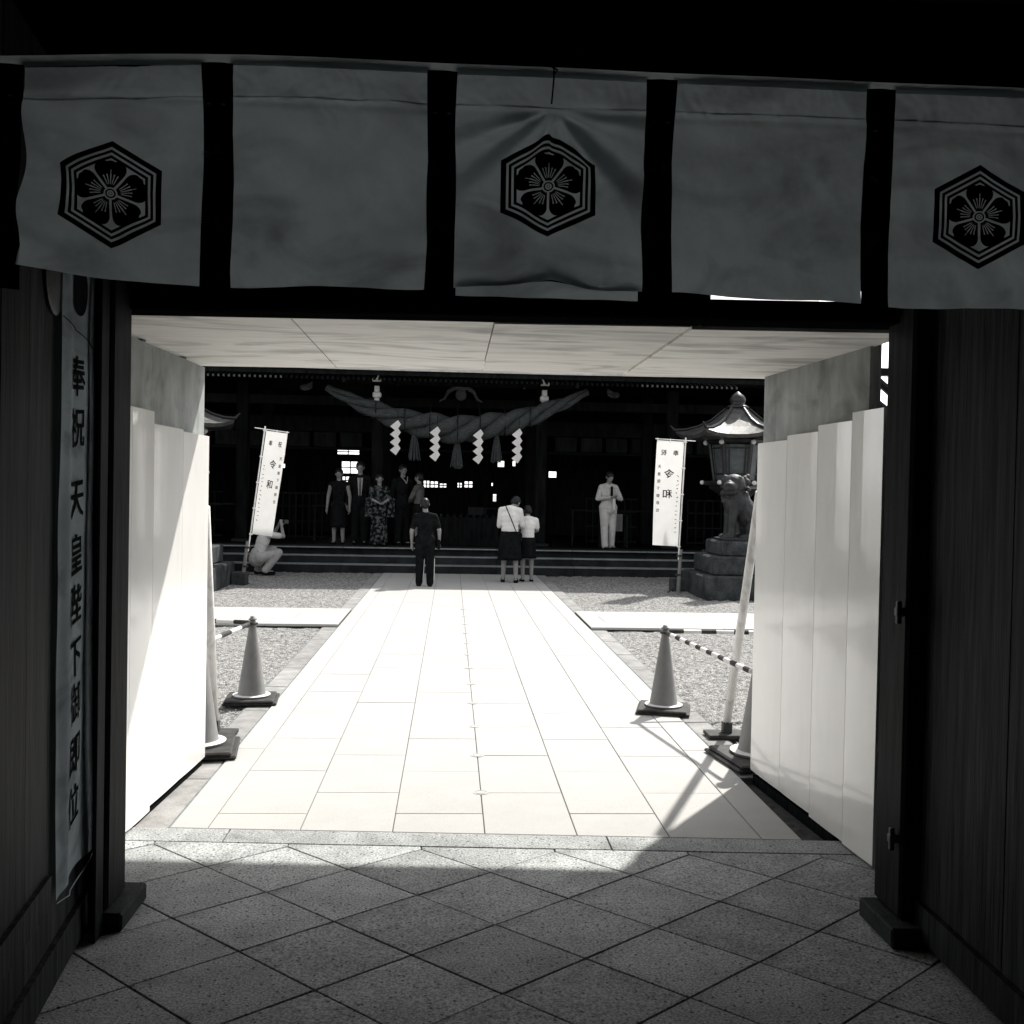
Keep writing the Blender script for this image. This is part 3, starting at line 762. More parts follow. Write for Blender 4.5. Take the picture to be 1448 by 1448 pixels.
stay((1.81, 5.93, 1.65), (1.885, 6.80, 0), 'white pole leaning against the outside of the right wall', -.35)

# ================================================================== NOBORI BANNERS
def nobori(base, top, side, label, z_b, z_t, wd, mirror, cloth_h):
    """base/top of the pole; the cloth hangs to one side (+1 right, -1 left)"""
    b, tp = Vector(base), Vector(top)
    t = thing('standing_banner', label, 'banner', (b.x, b.y, 0), 0, 'white banners on poles in the court')
    tp = tp-Vector((b.x, b.y, 0)); b0 = Vector((0, 0, 0)); ax = (tp-b0).normalized()
    sdir = (Vector((1, 0, 0))*side); sdir = (sdir-ax*sdir.dot(ax)).normalized()
    bm = B(); tube(bm, [ax*.55, tp], .012, 10); obj('pole', bm, 'pole', t)
    bm = B(); a = tp-ax*.05; tube(bm, [a-sdir*.10*1.7, a+sdir*(wd+.05)], .007, 8); obj('crossbar', bm, 'pole', t)
    bm = B(); tube(bm, [Vector((-.03*side, 0, 0)), Vector((-.03*side, 0, 0))+ax*.72], [.034, .028], 8)
    obj('stake', bm, 'stake', t)
    for s_ in (.28, .60): bm = B(); lathe(bm, [(.045, 0), (.045, .03)], tuple(ax*s_+Vector((-.01*side, 0, 0))), 10); obj('binding', bm, 'rubber', t)
    bm = B()
    tube(bm, [Vector((-.03, 0, .02)), Vector((.10, .03, .0))], .008, 6); tube(bm, [Vector((-.03, 0, .1)), Vector((-.16, -.05, .0))], .012, 6)
    obj('guy_peg', bm, 'rubber', t)
    org = a-ax*.02
    def S(u, v, off=0):       # u across 0..1 from the pole, v down in metres
        y = .012*math.sin(v*3.2+side)+.010*noise.noise(Vector((u*2, v*2, side)))*u
        nar = 1-.06*(v/cloth_h)**2
        return org+sdir*(.025+wd*u*nar)-ax*v+Vector((0, y-off, 0))
    bm = B(); g = []
    for j in range(41): g.append([bm.verts.new(S(i/10, cloth_h*j/40)) for i in range(11)])
    for j in range(40):
        for i in range(10): bm.faces.new((g[j][i], g[j][i+1], g[j+1][i+1], g[j+1][i]))
    cl = obj('cloth', bm, 'nob', t, smooth=True)
    for f in (0, .25, .5, .75, 1.0):
        bm = B(); p = org-ax*(cloth_h*f+.005); tube(bm, [p-sdir*.022, p+sdir*.035], .014, 6); obj('loop', bm, 'nob', t)
    for f in (.5, .97): bm = B(); p = org+sdir*(wd*f+.025); tube(bm, [p-ax*.012, p+ax*.035], .009, 6); obj('loop', bm, 'nob', t)
    def fn(px_, v):           # px_: -.5...5 as read from the camera
        u = (px_+.5) if side > 0 else (.5-px_)
        return S(u, v, .004)
    sg = -1 if mirror else 1
    it = [('奉', -.22*sg, .20, .20, -.10), ('祝', .22*sg, .20, .20, -.10), ('令', .02, .55, .36, -.155), ('和', -.0, .89, .36, -.155)]
    it = [(c, u, v, w_*wd/.43*sg, h_) for c, u, v, w_, h_ in it]
    for k, c in enumerate('天皇陛下御即位'): it.append((c, .35*sg, .44+.122*k, .125*sg, -.060))
    for q_ in it:
        bm = B(); put_text(bm, [q_], fn, 0, .014); obj('character', bm, 'ink', t)
    bm = B()
    # a narrow column of writing too small to read
    for k in range(14):
        v = .58+.072*k
        for q in range(2):
            du = R_.uniform(-.03, .03); a_, b_ = -.36*sg+du-.025, -.36*sg+du+.025; dv = R_.uniform(-.012, .012)
            vs = [bm.verts.new(fn(a_, v+dv)), bm.verts.new(fn(b_, v+dv+.004)), bm.verts.new(fn(b_, v+dv+.011)), bm.verts.new(fn(a_, v+dv+.008))]; bm.faces.new(vs)
    obj('small_writing', bm, 'ink', t, kind='stuff')
    return t
nobori((-3.48, 17.5, 0), (-3.16, 17.5, 2.66), 1, 'tilted white banner on a pole at the left of the court', 0, 0, .36, False, 1.76)
nobori((3.80, 17.0, 0), (3.90, 17.0, 2.60), -1, 'upright white banner on a pole beside the stone lantern at the right', 0, 0, .46, True, 1.76)

# ================================================================== SHRINE HALL
hall = thing('shrine_hall', 'dark timber shrine hall with deep eaves, posts and stone steps behind the court', 'shrine hall', (.15, 20.3, 0))
def hb(name, x0, x1, y0, y1, z0, z1, m='bwood', ch=0, parent=None):   # hall-local coordinates, x from the centre axis
    bm = B(); bx(bm, x0, x1, y0, y1, z0, z1, chamfer=ch); return obj(name, bm, m, parent or hall)
# steps: stones as pieces
for k in range(3):
    ya, z0, z1 = .0+.30*k, .155*k, .155*(k+1)
    n = 11; wv = 17.0/n
    for i in range(n):
        x = -8.5+i*wv
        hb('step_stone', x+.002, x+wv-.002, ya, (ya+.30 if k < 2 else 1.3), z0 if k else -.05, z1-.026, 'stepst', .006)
        hb('tread_stone', x+.003, x+wv-.003, ya-.012, (ya+.288 if k < 2 else .45), z1-.0255, z1-.0005*(i % 2), 'lit_tread' , .005)
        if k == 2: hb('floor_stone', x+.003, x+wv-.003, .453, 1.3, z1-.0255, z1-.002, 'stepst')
hb('platform', -8.5, 8.5, 1.302, 9.2, -.05, .462, 'bwood', 0)
# posts
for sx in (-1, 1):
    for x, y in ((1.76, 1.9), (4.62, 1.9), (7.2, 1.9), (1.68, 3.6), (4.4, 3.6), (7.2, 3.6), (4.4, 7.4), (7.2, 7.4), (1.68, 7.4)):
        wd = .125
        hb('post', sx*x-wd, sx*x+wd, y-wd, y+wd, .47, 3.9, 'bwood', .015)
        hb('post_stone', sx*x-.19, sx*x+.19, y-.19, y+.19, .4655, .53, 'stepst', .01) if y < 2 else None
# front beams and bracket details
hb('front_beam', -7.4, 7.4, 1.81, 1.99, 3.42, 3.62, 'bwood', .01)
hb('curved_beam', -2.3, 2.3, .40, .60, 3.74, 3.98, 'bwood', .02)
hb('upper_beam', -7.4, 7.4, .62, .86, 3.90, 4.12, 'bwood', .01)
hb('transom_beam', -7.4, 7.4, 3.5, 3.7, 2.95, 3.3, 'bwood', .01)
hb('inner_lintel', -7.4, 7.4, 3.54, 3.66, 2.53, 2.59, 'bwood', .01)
for sx in (-1, 1):
    # white tipped beam noses and bracket on the porch posts
    bm = B(); x = sx*1.68
    prism(bm, [(x-.085, 0), (x+.085, 0), (x+.085, .14 if sx < 0 else .05), (x-.085, .05 if sx < 0 else .14)], 0, .10)
    bmesh.ops.transform(bm, matrix=Matrix.Translation((0, .30, 3.78)) @ Matrix.Rotation(PI/2, 4, 'X'), verts=bm.verts); obj('beam_nose', bm, 'wht', hall)
    bm = B(); bx(bm, x-.05, x+.05, .28, .42, 3.58, 3.70, chamfer=.01); bx(bm, x-.085, x+.085, .275, .42, 3.47, 3.578, chamfer=.02); bx(bm, x-.05, x+.05, .28, .42, 3.34, 3.468, chamfer=.02)
    obj('bracket', bm, 'wht', hall)
    # flower shaped metal ornaments
    for xx, zz in ((1.72, 3.93), (2.33, 3.80)):
        bm = B()
        for q in range(6):
            a = q*PI/3; tube(bm, [(sx*xx, .26, zz), (sx*xx+.06*math.cos(a), .26, zz+.06*math.sin(a))], [.012, .018], 6)
        obj('metal_flower', bm, 'bronze', hall)
    # carved animal nose at the outer beam ends
    bm = B(); ell(bm, (sx*3.10, .35, 3.64), (.12, .08, .07)); ell(bm, (sx*3.00, .33, 3.69), (.06, .06, .05)); tube(bm, [(sx*3.05, .3, 3.68), (sx*2.94, .28, 3.76)], [.025, .012], 8)
    for q in range(4): ell(bm, (sx*(3.15-.06*q), .27, 3.60+.03*(q % 2)), .028)
    remesh('carved_nose', bm, 'stone', hall, .02, 1)
# frog-leg strut between the beams
bm = B()
for sx in (-1, 1):
    tube(bm, [(0, .55, 3.75), (sx*.12, .55, 3.74), (sx*.26, .55, 3.64), (sx*.33, .55, 3.50), (sx*.44, .55, 3.44)], [.06, .06, .045, .03, .02], 8, True)
ell(bm, (0, .53, 3.58), (.12, .05, .12))
remesh('frog_leg_strut', bm, 'stone', hall, .02, 1)
for sx in (-1, 1):
    for x_, z_ in ((.27, 3.80), (1.28, 3.78)):
        bm = B(); tube(bm, [(sx*(x_-.10), .5, z_), (sx*x_, .48, z_-.035), (sx*(x_+.09), .47, z_+.02)], [.008, .016, .004], 6); obj('beam_curl', bm, 'wht', hall, smooth=True)
# eave: rafters with pale ends
r0 = B(); bx(r0, -.020, .020, 0, 1.0, 0, .05); finish(r0); rme = bpy.data.meshes.new('rafter'); r0.to_mesh(rme); r0.free(); rme.materials.append(M['bwood'])
e0 = B(); bx(e0, -.019, .019, -.004, .0, .004, .046); finish(e0); eme = bpy.data.meshes.new('rafter_end'); e0.to_mesh(eme); e0.free(); eme.materials.append(M['glassp'])
for i in range(112):
    x = -5.5+.098*i
    o = link('rafter', rme, hall, loc=(x, -.50, 3.725)); o.rotation_euler = (math.radians(14), 0, 0)
    if abs(x) > 3.42: link('rafter_end', eme, o)
hb('eave_board', -7.7, 7.7, -.56, -.505, 3.82, 3.90, 'bwood')
# roof: one thick curved sheet, rising away from the court
bm = B(); prof = [(-.62, 3.905, .16), (0, 4.16, .2), (1.0, 4.75, .22), (2.4, 5.9, .22), (3.8, 7.4, .24), (4.6, 8.3, .3)]
prof += [(9.2-y, z, t) for y, z, t in reversed(prof[:-1])]
N = 24
lo, hi = [], []
for i in range(N+1):
    x = -7.8+15.6*i/N; lift = .32*abs(x/7.8)**4
    lo.append([bm.verts.new((x, y+ .0, z+lift)) for y, z, t in prof]); hi.append([bm.verts.new((x, y, z+t+lift)) for y, z, t in prof])
for i in range(N):
    for j in range(len(prof)-1):
        bm.faces.new((lo[i][j], lo[i][j+1], lo[i+1][j+1], lo[i+1][j])); bm.faces.new((hi[i][j], hi[i+1][j], hi[i+1][j+1], hi[i][j+1]))
    bm.faces.new((lo[i][0], lo[i+1][0], hi[i+1][0], hi[i][0])); bm.faces.new((lo[i][-1], hi[i][-1], hi[i+1][-1], lo[i+1][-1]))
for i in (0, N):
    for j in range(len(prof)-1): bm.faces.new((lo[i][j], hi[i][j], hi[i][j+1], lo[i][j+1]))
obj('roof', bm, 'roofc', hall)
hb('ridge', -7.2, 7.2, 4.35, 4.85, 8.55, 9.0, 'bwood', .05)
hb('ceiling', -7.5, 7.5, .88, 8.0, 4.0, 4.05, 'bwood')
# side and back walls; the back wall has window openings onto the bright garden
hb('side_wall', -7.62, -7.5, .6, 8.0, .44, 4.2); hb('side_wall', 7.5, 7.62, .6, 8.0, .44, 4.2)
def PIXWIN(x0, x1, y0, y1, Y):      # openings measured on the photograph, carried to the wall plane
    r = []
    for x, y in ((x0, y1), (x1, y0)):
        d = rt*((x-724)/1448)+up*(-(y-724)/1448)+fw; t = Y/d.y; r.append((d.x*t-.15, CAMZ+d.z*t))
    return r[0][0], r[1][0], r[0][1], r[1][1]
YB = 28.3
wins = [PIXWIN(*p, YB) for p in ((386, 403, 636, 643), (386, 403, 656, 661), (414, 420, 637, 643), (414, 420, 659, 664), (477, 508, 636, 642), (483, 508, 653, 669), (484, 494, 674, 685),
        (599, 607, 680, 689), (609, 619, 681, 689), (622, 631, 684, 689), (647, 653, 683, 689), (657, 668, 681, 689), (704, 713, 652, 660), (725, 733, 652, 659), (697, 702, 699, 709), (776, 787, 667, 675), (695, 697, 683, 687))]
xs = sorted({-7.49, 7.49, *[w_[0] for w_ in wins], *[w_[1] for w_ in wins]}); zs_ = sorted({.40, 4.15, *[w_[2] for w_ in wins], *[w_[3] for w_ in wins]})
bm = B(); 
for i in range(len(xs)-1):
    run = None
    for j in range(len(zs_)-1):
        cx_, cz_ = (xs[i]+xs[i+1])/2, (zs_[j]+zs_[j+1])/2
        hole = any(a < cx_ < b and c < cz_ < d for a, b, c, d in wins)
        if not hole:
            if run is None: run = zs_[j]
        if (hole or j == len(zs_)-2) and run is not None:
            bx(bm, xs[i], xs[i+1], 8.0, 8.08, run, zs_[j] if hole else zs_[j+1]); run = None
bmesh.ops.remove_doubles(bm, verts=bm.verts, dist=1e-5)
obj('back_wall', bm, 'bwood', hall)
for a, b, c, d in wins[4:12]:          # lattice bars over the small openings
    bm = B(); mx_, mz_ = (a+b)/2, (c+d)/2; bx(bm, mx_-.015, mx_+.015, 7.96, 7.99, c-.02, d+.02); bx(bm, a-.02, b+.02, 7.93, 7.955, mz_-.015, mz_+.015); obj('window_lattice', bm, 'bwood', hall)
# inner partition: pale panels over the doors, lattice doors
for x0, n in ((-3.95, 3), (2.25, 4), (-6.8, 4), (5.0, 3)):
    for i in range(n):
        hb('transom_panel', x0+i*.60, x0+i*.60+.50, 3.60, 3.63, 2.60, 2.94, 'bwood2', .01)
for x0, x1 in ((-4.2, -3.0), (-7.0, -5.4), (3.0, 4.2), (5.4, 7.0)):
    n = 8
    for i in range(n): w_ = (x1-x0)/n; hb('lattice_bar', x0+i*w_, x0+i*w_+.03, 3.58, 3.61, .47, 1.50, 'bwood2')
    for z in (.5, .85, 1.2, 1.5): hb('lattice_bar', x0, x1, 3.55, 3.578, z, z+.035, 'bwood2')
# low rails inside the hall
for x0, x1 in ((-5.6, -4.7), (-3.2, -2.2), (.55, 1.25), (2.5, 4.6)):
    hb('low_rail', x0, x1, 2.4, 2.44, 1.24, 1.275, 'bwood2', .004)
    for x in (x0+.03, x1-.07): hb('rail_post', x, x+.04, 2.4, 2.44, .47, 1.2395, 'bwood2')
ob = tag(link('offering_box', None), 'dark slatted offering box at the head of the steps', 'offering box'); ob.location = (.15, 22.0, .465)
bm = B(); bx(bm, -.85, .85, -.35, .35, 0, .62, chamfer=.01); obj('chest', bm, 'bwood', ob)
for i in range(12): bm = B(); bx(bm, -.8+i*.138, -.76+i*.138, -.33, .33, .621, .66); obj('slat', bm, 'bwood2', ob)
nb = tag(link('notice_board', None), 'pale notice sheet standing on the offering box', 'notice'); nb.location = (.52, 21.9, 1.126)
bm = B(); bx(bm, -.17, .17, 0, .02, .0, .17, chamfer=.004); obj('sheet', bm, 'bwood2', nb)
tb = tag(link('side_table', None), 'small table with a pale cloth in the hall right of the man in white', 'table'); tb.location = (3.55, 22.3, .465)
bm = B(); bx(bm, -.33, .33, -.2, .2, .70, .73, chamfer=.006); obj('top', bm, 'bwood2', tb)
bm = B(); g = []
for j in range(7): g.append([bm.verts.new((-.17+.34*i/16, -.205-.01*math.sin(i*1.1)*(1-j/6), .36+.375*j/6)) for i in range(17)])
for j in range(6):
    for i in range(16): bm.faces.new((g[j][i], g[j][i+1], g[j+1][i+1], g[j+1][i]))
obj('cloth', bm, 'tablec', tb, smooth=True)
for sx in (-.28, .28):
    for sy in (-.15, .15): bm = B(); bx(bm, sx-.02, sx+.02, sy-.02, sy+.02, 0, .699); obj('leg', bm, 'bwood2', tb)

# ------------------------------------------------------------------ sacred rope, tassels and paper streamers
def rope_c(u):     # u -1..1
    x = .09+2.60*u; z = 2.86+.80*abs(u)**1.75+.02*u; return Vector((x, 20.42+.05*u*u, z))
def rope_r(u): return .075+.205*(1-min(1, abs(u)*1.02)**1.5)
rp = thing('sacred_rope', 'thick twisted straw rope slung between the hall posts, tapering to both ends', 'sacred rope', (0, 0, 0))
for s_ in range(3):
    bm = B(); P_, RR = [], []
    for i in range(141):
        u = -1+2*i/140; c = rope_c(u); t_ = (rope_c(min(1, u+.01))-rope_c(max(-1, u-.01))).normalized()
        a = -(u*3.0*PI+s_*2*PI/3); r = rope_r(u)*.56
        n1 = Vector((0, 1, 0)); n2 = t_.cross(n1).normalized()
        P_.append(c+(n1*math.cos(a)+n2*math.sin(a))*r); RR.append(rope_r(u)*(.50+.035*math.sin(u*23+s_*2)+.02*math.sin(u*57)))
    tube(bm, P_, RR, 18); st_ = obj('strand', bm, 'rope', rp, smooth=True)
    bm = B()                                # loose fibres lifting off the strand
    for q in range(70):
        k_ = R_.randrange(2, 138); p = P_[k_]; a = R_.random()*2*PI; rr_ = RR[k_]; dn = (P_[k_+1]-P_[k_]).normalized()*R_.choice((-1, 1))
        o_ = Vector((0, -abs(math.cos(a)), math.sin(a))); tube(bm, [p+o_*rr_*.98, p+o_*(rr_+.015)+dn*.05, p+o_*(rr_+.03*R_.random())+dn*.13+Vector((0, 0, -.02))], [.004, .003, .0015], 4)
    obj('straw_fibre', bm, 'rope', st_, kind='stuff')
bm = B()
for u in (-.62, -.40, -.21, 0, .17, .36, .55):
    c = rope_c(u); r = rope_r(u)*1.05; tube(bm, [c+Vector((0, math.cos(a)*r, math.sin(a)*r)) for a in [k*PI/8 for k in range(17)]], .012, 6, False)
    tube(bm, [c+Vector((0, .02, r*.9)), (c.x, 20.9, 3.4)], .010, 6)
obj('tie', bm, 'dark', rp)
for sx, u in ((-1, -.93), (1, .92)):
    bm = B(); c = rope_c(u)
    for k in range(5): tube(bm, [c, c+Vector((sx*-.02-.05*k*sx*.4, -.03, -.05)), c+Vector((-sx*(.04+.03*k), -.03, -.10-.02*k))], [.008, .006, .002], 5)
    obj('loose_straw', bm, 'rope', rp)
def px2(x, y, Y):
    d = rt*((x-724)/1448)+up*(-(y-724)/1448)+fw; t = Y/d.y; return d.x*t, CAMZ+d.z*t
shl = ['leftmost white zigzag paper streamer hanging from the rope', 'second white zigzag paper streamer from the left on the rope', 'third white zigzag paper streamer from the left on the rope', 'rightmost white zigzag paper streamer hanging from the rope']
for k, (x, y) in enumerate(((561, 596), (617, 605), (678, 609), (733, 608))):
    X, Z = px2(x, y, 20.05)
    t = thing('paper_streamer', shl[k], 'paper streamer', (X, 20.05, Z), 0, 'paper streamers on the rope')
    w_ = .115; st_ = .135; xx = .04
    for q in range(4):
        # four folded leaves, each a slanted quadrilateral
        z0 = -.155*q; s_ = 1 if q % 2 == 0 else 1
        bm = B(); a_ = -.02
        pts = [(a_+.03+.015, z0+.03), (a_+.03+w_*.62, z0-.055), (a_-.0+.015-.0, z0-.19), (a_-.105, z0-.095)]
        f0 = [bm.verts.new((p[0], -.006-.005*(q % 2), p[1])) for p in pts]; f1 = [bm.verts.new((p[0], -.001-.005*(q % 2), p[1])) for p in pts]
        bm.faces.new(f0); bm.faces.new(f1[::-1])
        for i in range(4): bm.faces.new((f0[i], f0[(i+1) % 4], f1[(i+1) % 4], f1[i]))
        obj('folded_leaf', bm, 'paper', t)
    bm = B(); tube(bm, [(.02, -.003, .02), (.02, .1, .25)], .006, 5); obj('string', bm, 'dark', t)
for k, u in enumerate((-.33, .0, .30)):
    c = rope_c(u); lb = ('straw tassel under the rope between the first and second streamers', 'straw tassel under the middle of the rope', 'straw tassel under the rope between the third and last streamers')[k]
    bm = B(); z1 = c.z-rope_r(u)*.9
    for q in range(40):
        a = R_.random()*2*PI; r = math.sqrt(R_.random()); L_ = R_.uniform(.50, .58)
        tube(bm, [(r*.03*math.cos(a), r*.03*math.sin(a), 0), (r*.075*math.cos(a), r*.05*math.sin(a), -L_*.4), (r*.13*math.cos(a), r*.08*math.sin(a), -L_)], [.014, .014, .012], 5)
    t = tag(obj('straw_tassel', bm, 'rope'), lb, 'tassel', 'straw tassels under the rope'); t.location = (c.x, c.y, z1+.04)

# ================================================================== LANTERNS AND GUARDIAN STATUES
def lantern(x, y, mir, label):
    t = thing('bronze_lantern', label, 'lantern', (x, y, 0), 0, 'large bronze lanterns flanking the court')
    H6 = 6; rot = PI/6+.28*mir
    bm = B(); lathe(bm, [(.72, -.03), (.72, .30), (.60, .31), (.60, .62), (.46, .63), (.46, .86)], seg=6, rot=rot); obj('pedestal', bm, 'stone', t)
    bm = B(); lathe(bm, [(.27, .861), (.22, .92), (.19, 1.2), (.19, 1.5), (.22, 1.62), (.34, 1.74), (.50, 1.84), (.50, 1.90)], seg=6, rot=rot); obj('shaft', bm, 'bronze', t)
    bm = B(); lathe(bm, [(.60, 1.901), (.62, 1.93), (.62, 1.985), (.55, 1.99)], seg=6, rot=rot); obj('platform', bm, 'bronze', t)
    # fire box: six corner posts flare upward, panels between
    zb_, zt_ = 1.99, 2.72
    for k in range(6):
        a = rot+k*PI/3; p, q = Vector((.40*math.cos(a), .40*math.sin(a), zb_)), Vector((.50*math.cos(a), .50*math.sin(a), zt_))
        bm = B(); tube(bm, [p, q], .035, 6); obj('corner_post', bm, 'bronze', t)
        bm = B(); ell(bm, (.63*math.cos(a), .63*math.sin(a), 1.955), .045, seg=8, rings=6); ell(bm, (.58*math.cos(a), .58*math.sin(a), 2.74), .05, seg=8, rings=6); obj('lit_bracket_end', bm, 'wht', t)  # lit bracket ends, the light put into their pale colour
        a2 = rot+(k+1)*PI/3; pts = []
        for rr, z in ((.385, zb_+.02), (.475, zt_-.02)): pts += [Vector((rr*math.cos(a), rr*math.sin(a), z)), Vector((rr*math.cos(a2), rr*math.sin(a2), z))]
        bm = B(); v = [bm.verts.new(p) for p in (pts[0], pts[1], pts[3], pts[2])]; bm.faces.new(v)
        pn = obj('pane', bm, 'glassp', t)
        bm = B()
        for f0, f1 in (((.0, .17), (1, .17)), ((.0, .9), (1, .9)), ((.17, 0), (.17, 1)), ((.83, 0), (.83, 1))):
            def W(u, v_): return (pts[0]*(1-u)+pts[1]*u)*(1-v_)+(pts[2]*(1-u)+pts[3]*u)*v_
            d_ = Vector((math.cos((a+a2)/2), math.sin((a+a2)/2), 0))*.012
            tube(bm, [W(*f0)+d_, W(*f1)+d_], .013, 5)
        obj('pane_frame', bm, 'bronze', pn)
    bm = B(); lathe(bm, [(.54, 2.721), (.58, 2.75), (.58, 2.80), (.5, 2.81)], seg=6, rot=rot); obj('head_frame', bm, 'bronze', t)
    # curved six-sided roof with upturned corners
    bm = B(); rings = []
    for r, z, up_ in ((1.16, 2.86, .10), (.95, 2.93, .05), (.72, 3.03, .02), (.48, 3.17, 0), (.30, 3.32, 0), (.20, 3.42, 0)):
        ring = []
        for k in range(36):
            a = rot+k*PI/18; m6 = (k % 6)/6.0; ca = math.cos(PI/6)/math.cos((m6*PI/3)-PI/6)
            cor = abs(m6-.5)*2; ring.append(bm.verts.new((r*ca*math.cos(a), r*ca*math.sin(a), z+up_*cor**3)))
        rings.append(ring)
    base_ring = [bm.verts.new((v.co.x*.97, v.co.y*.97, v.co.z-.07)) for v in rings[0]]
    rings = [base_ring]+rings
    for i in range(len(rings)-1):
        for k in range(36): bm.faces.new((rings[i][k], rings[i][(k+1) % 36], rings[i+1][(k+1) % 36], rings[i+1][k]))
    bm.faces.new(rings[0][::-1]); bm.faces.new(rings[-1]); rf = obj('roof', bm, 'bronzeroof', t)
    for k in range(6):
        a = rot+k*PI/3; bm = B()
        tube(bm, [(r*math.cos(a), r*math.sin(a), z) for r, z in ((1.17, 2.985), (.95, 3.00), (.72, 3.065), (.48, 3.19), (.22, 3.42))], [.03, .03, .03, .028, .025], 6)
        tube(bm, [(1.17*math.cos(a), 1.17*math.sin(a), 2.985), (1.26*math.cos(a), 1.26*math.sin(a), 3.08)], [.03, .012], 6); obj('hip_ridge', bm, 'bronze', rf)
    bm = B(); lathe(bm, [(.20, 3.42), (.22, 3.45), (.18, 3.48), (.12, 3.50), (.15, 3.55), (.155, 3.60), (.12, 3.67), (.05, 3.73), (.01, 3.76)], seg=16); obj('finial', bm, 'bronze', t, smooth=True)
    return t
la = lantern(5.40, 19.25, 1, 'large roofed bronze lantern behind the guardian statue at the right')
la.scale = (1.0, 1.0, .965)
lb_ = copy_tree(la); lb_.location = (-5.1, 19.25, 0); lb_['label'] = 'large roofed bronze lantern mostly hidden behind the left passage wall'

def komainu(x, y, mir, label):
    t = thing('guardian_lion_statue', label, 'statue', (x, y, 0), 0, 'guardian lion statues')
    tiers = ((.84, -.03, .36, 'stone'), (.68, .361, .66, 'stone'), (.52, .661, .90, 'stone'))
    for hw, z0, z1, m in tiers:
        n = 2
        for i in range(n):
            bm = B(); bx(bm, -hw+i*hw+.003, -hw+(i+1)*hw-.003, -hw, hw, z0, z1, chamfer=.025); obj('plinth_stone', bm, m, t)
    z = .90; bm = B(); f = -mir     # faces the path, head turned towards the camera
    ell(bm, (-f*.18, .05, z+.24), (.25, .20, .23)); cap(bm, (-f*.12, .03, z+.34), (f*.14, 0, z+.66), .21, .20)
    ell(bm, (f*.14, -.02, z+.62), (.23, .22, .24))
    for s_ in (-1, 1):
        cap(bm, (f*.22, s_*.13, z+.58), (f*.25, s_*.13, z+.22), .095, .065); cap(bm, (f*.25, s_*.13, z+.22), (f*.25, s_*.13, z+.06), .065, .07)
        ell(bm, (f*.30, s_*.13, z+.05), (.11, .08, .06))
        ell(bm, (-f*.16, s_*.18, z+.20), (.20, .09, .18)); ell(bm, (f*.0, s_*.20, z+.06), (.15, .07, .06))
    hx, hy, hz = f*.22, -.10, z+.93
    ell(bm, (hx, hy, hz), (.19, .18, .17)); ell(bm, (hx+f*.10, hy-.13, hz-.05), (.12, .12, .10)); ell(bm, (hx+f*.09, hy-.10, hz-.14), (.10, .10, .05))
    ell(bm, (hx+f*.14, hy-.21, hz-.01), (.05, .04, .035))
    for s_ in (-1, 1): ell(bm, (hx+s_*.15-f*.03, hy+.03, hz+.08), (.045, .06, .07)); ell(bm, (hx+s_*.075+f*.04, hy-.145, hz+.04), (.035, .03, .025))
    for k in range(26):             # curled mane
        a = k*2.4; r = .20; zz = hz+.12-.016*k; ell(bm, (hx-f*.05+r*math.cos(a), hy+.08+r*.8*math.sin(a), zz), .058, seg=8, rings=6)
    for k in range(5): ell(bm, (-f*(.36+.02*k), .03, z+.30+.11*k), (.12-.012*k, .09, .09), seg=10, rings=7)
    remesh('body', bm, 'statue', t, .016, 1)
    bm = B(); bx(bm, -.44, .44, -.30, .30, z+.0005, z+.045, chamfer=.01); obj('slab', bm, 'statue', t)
    return t
komainu(4.86, 16.75, 1, 'dark guardian lion statue on a tiered stone pedestal at the right of the court')
komainu(-4.52, 16.9, -1, 'guardian lion statue on a stone pedestal mostly hidden behind the left passage wall')
for k, (x, y, lab) in enumerate(((3.93, 17.5, 'small stone block beside the right statue pedestal'), (-3.55, 17.5, 'small stone block beside the left statue pedestal'))):
    bm = B(); bx(bm, -.13, .13, -.12, .12, -.03, .20, chamfer=.02); o = tag(obj('stone_block', bm, 'stone'), lab, 'stone block', 'stone blocks by the pedestals'); o.location = (x, y, 0)

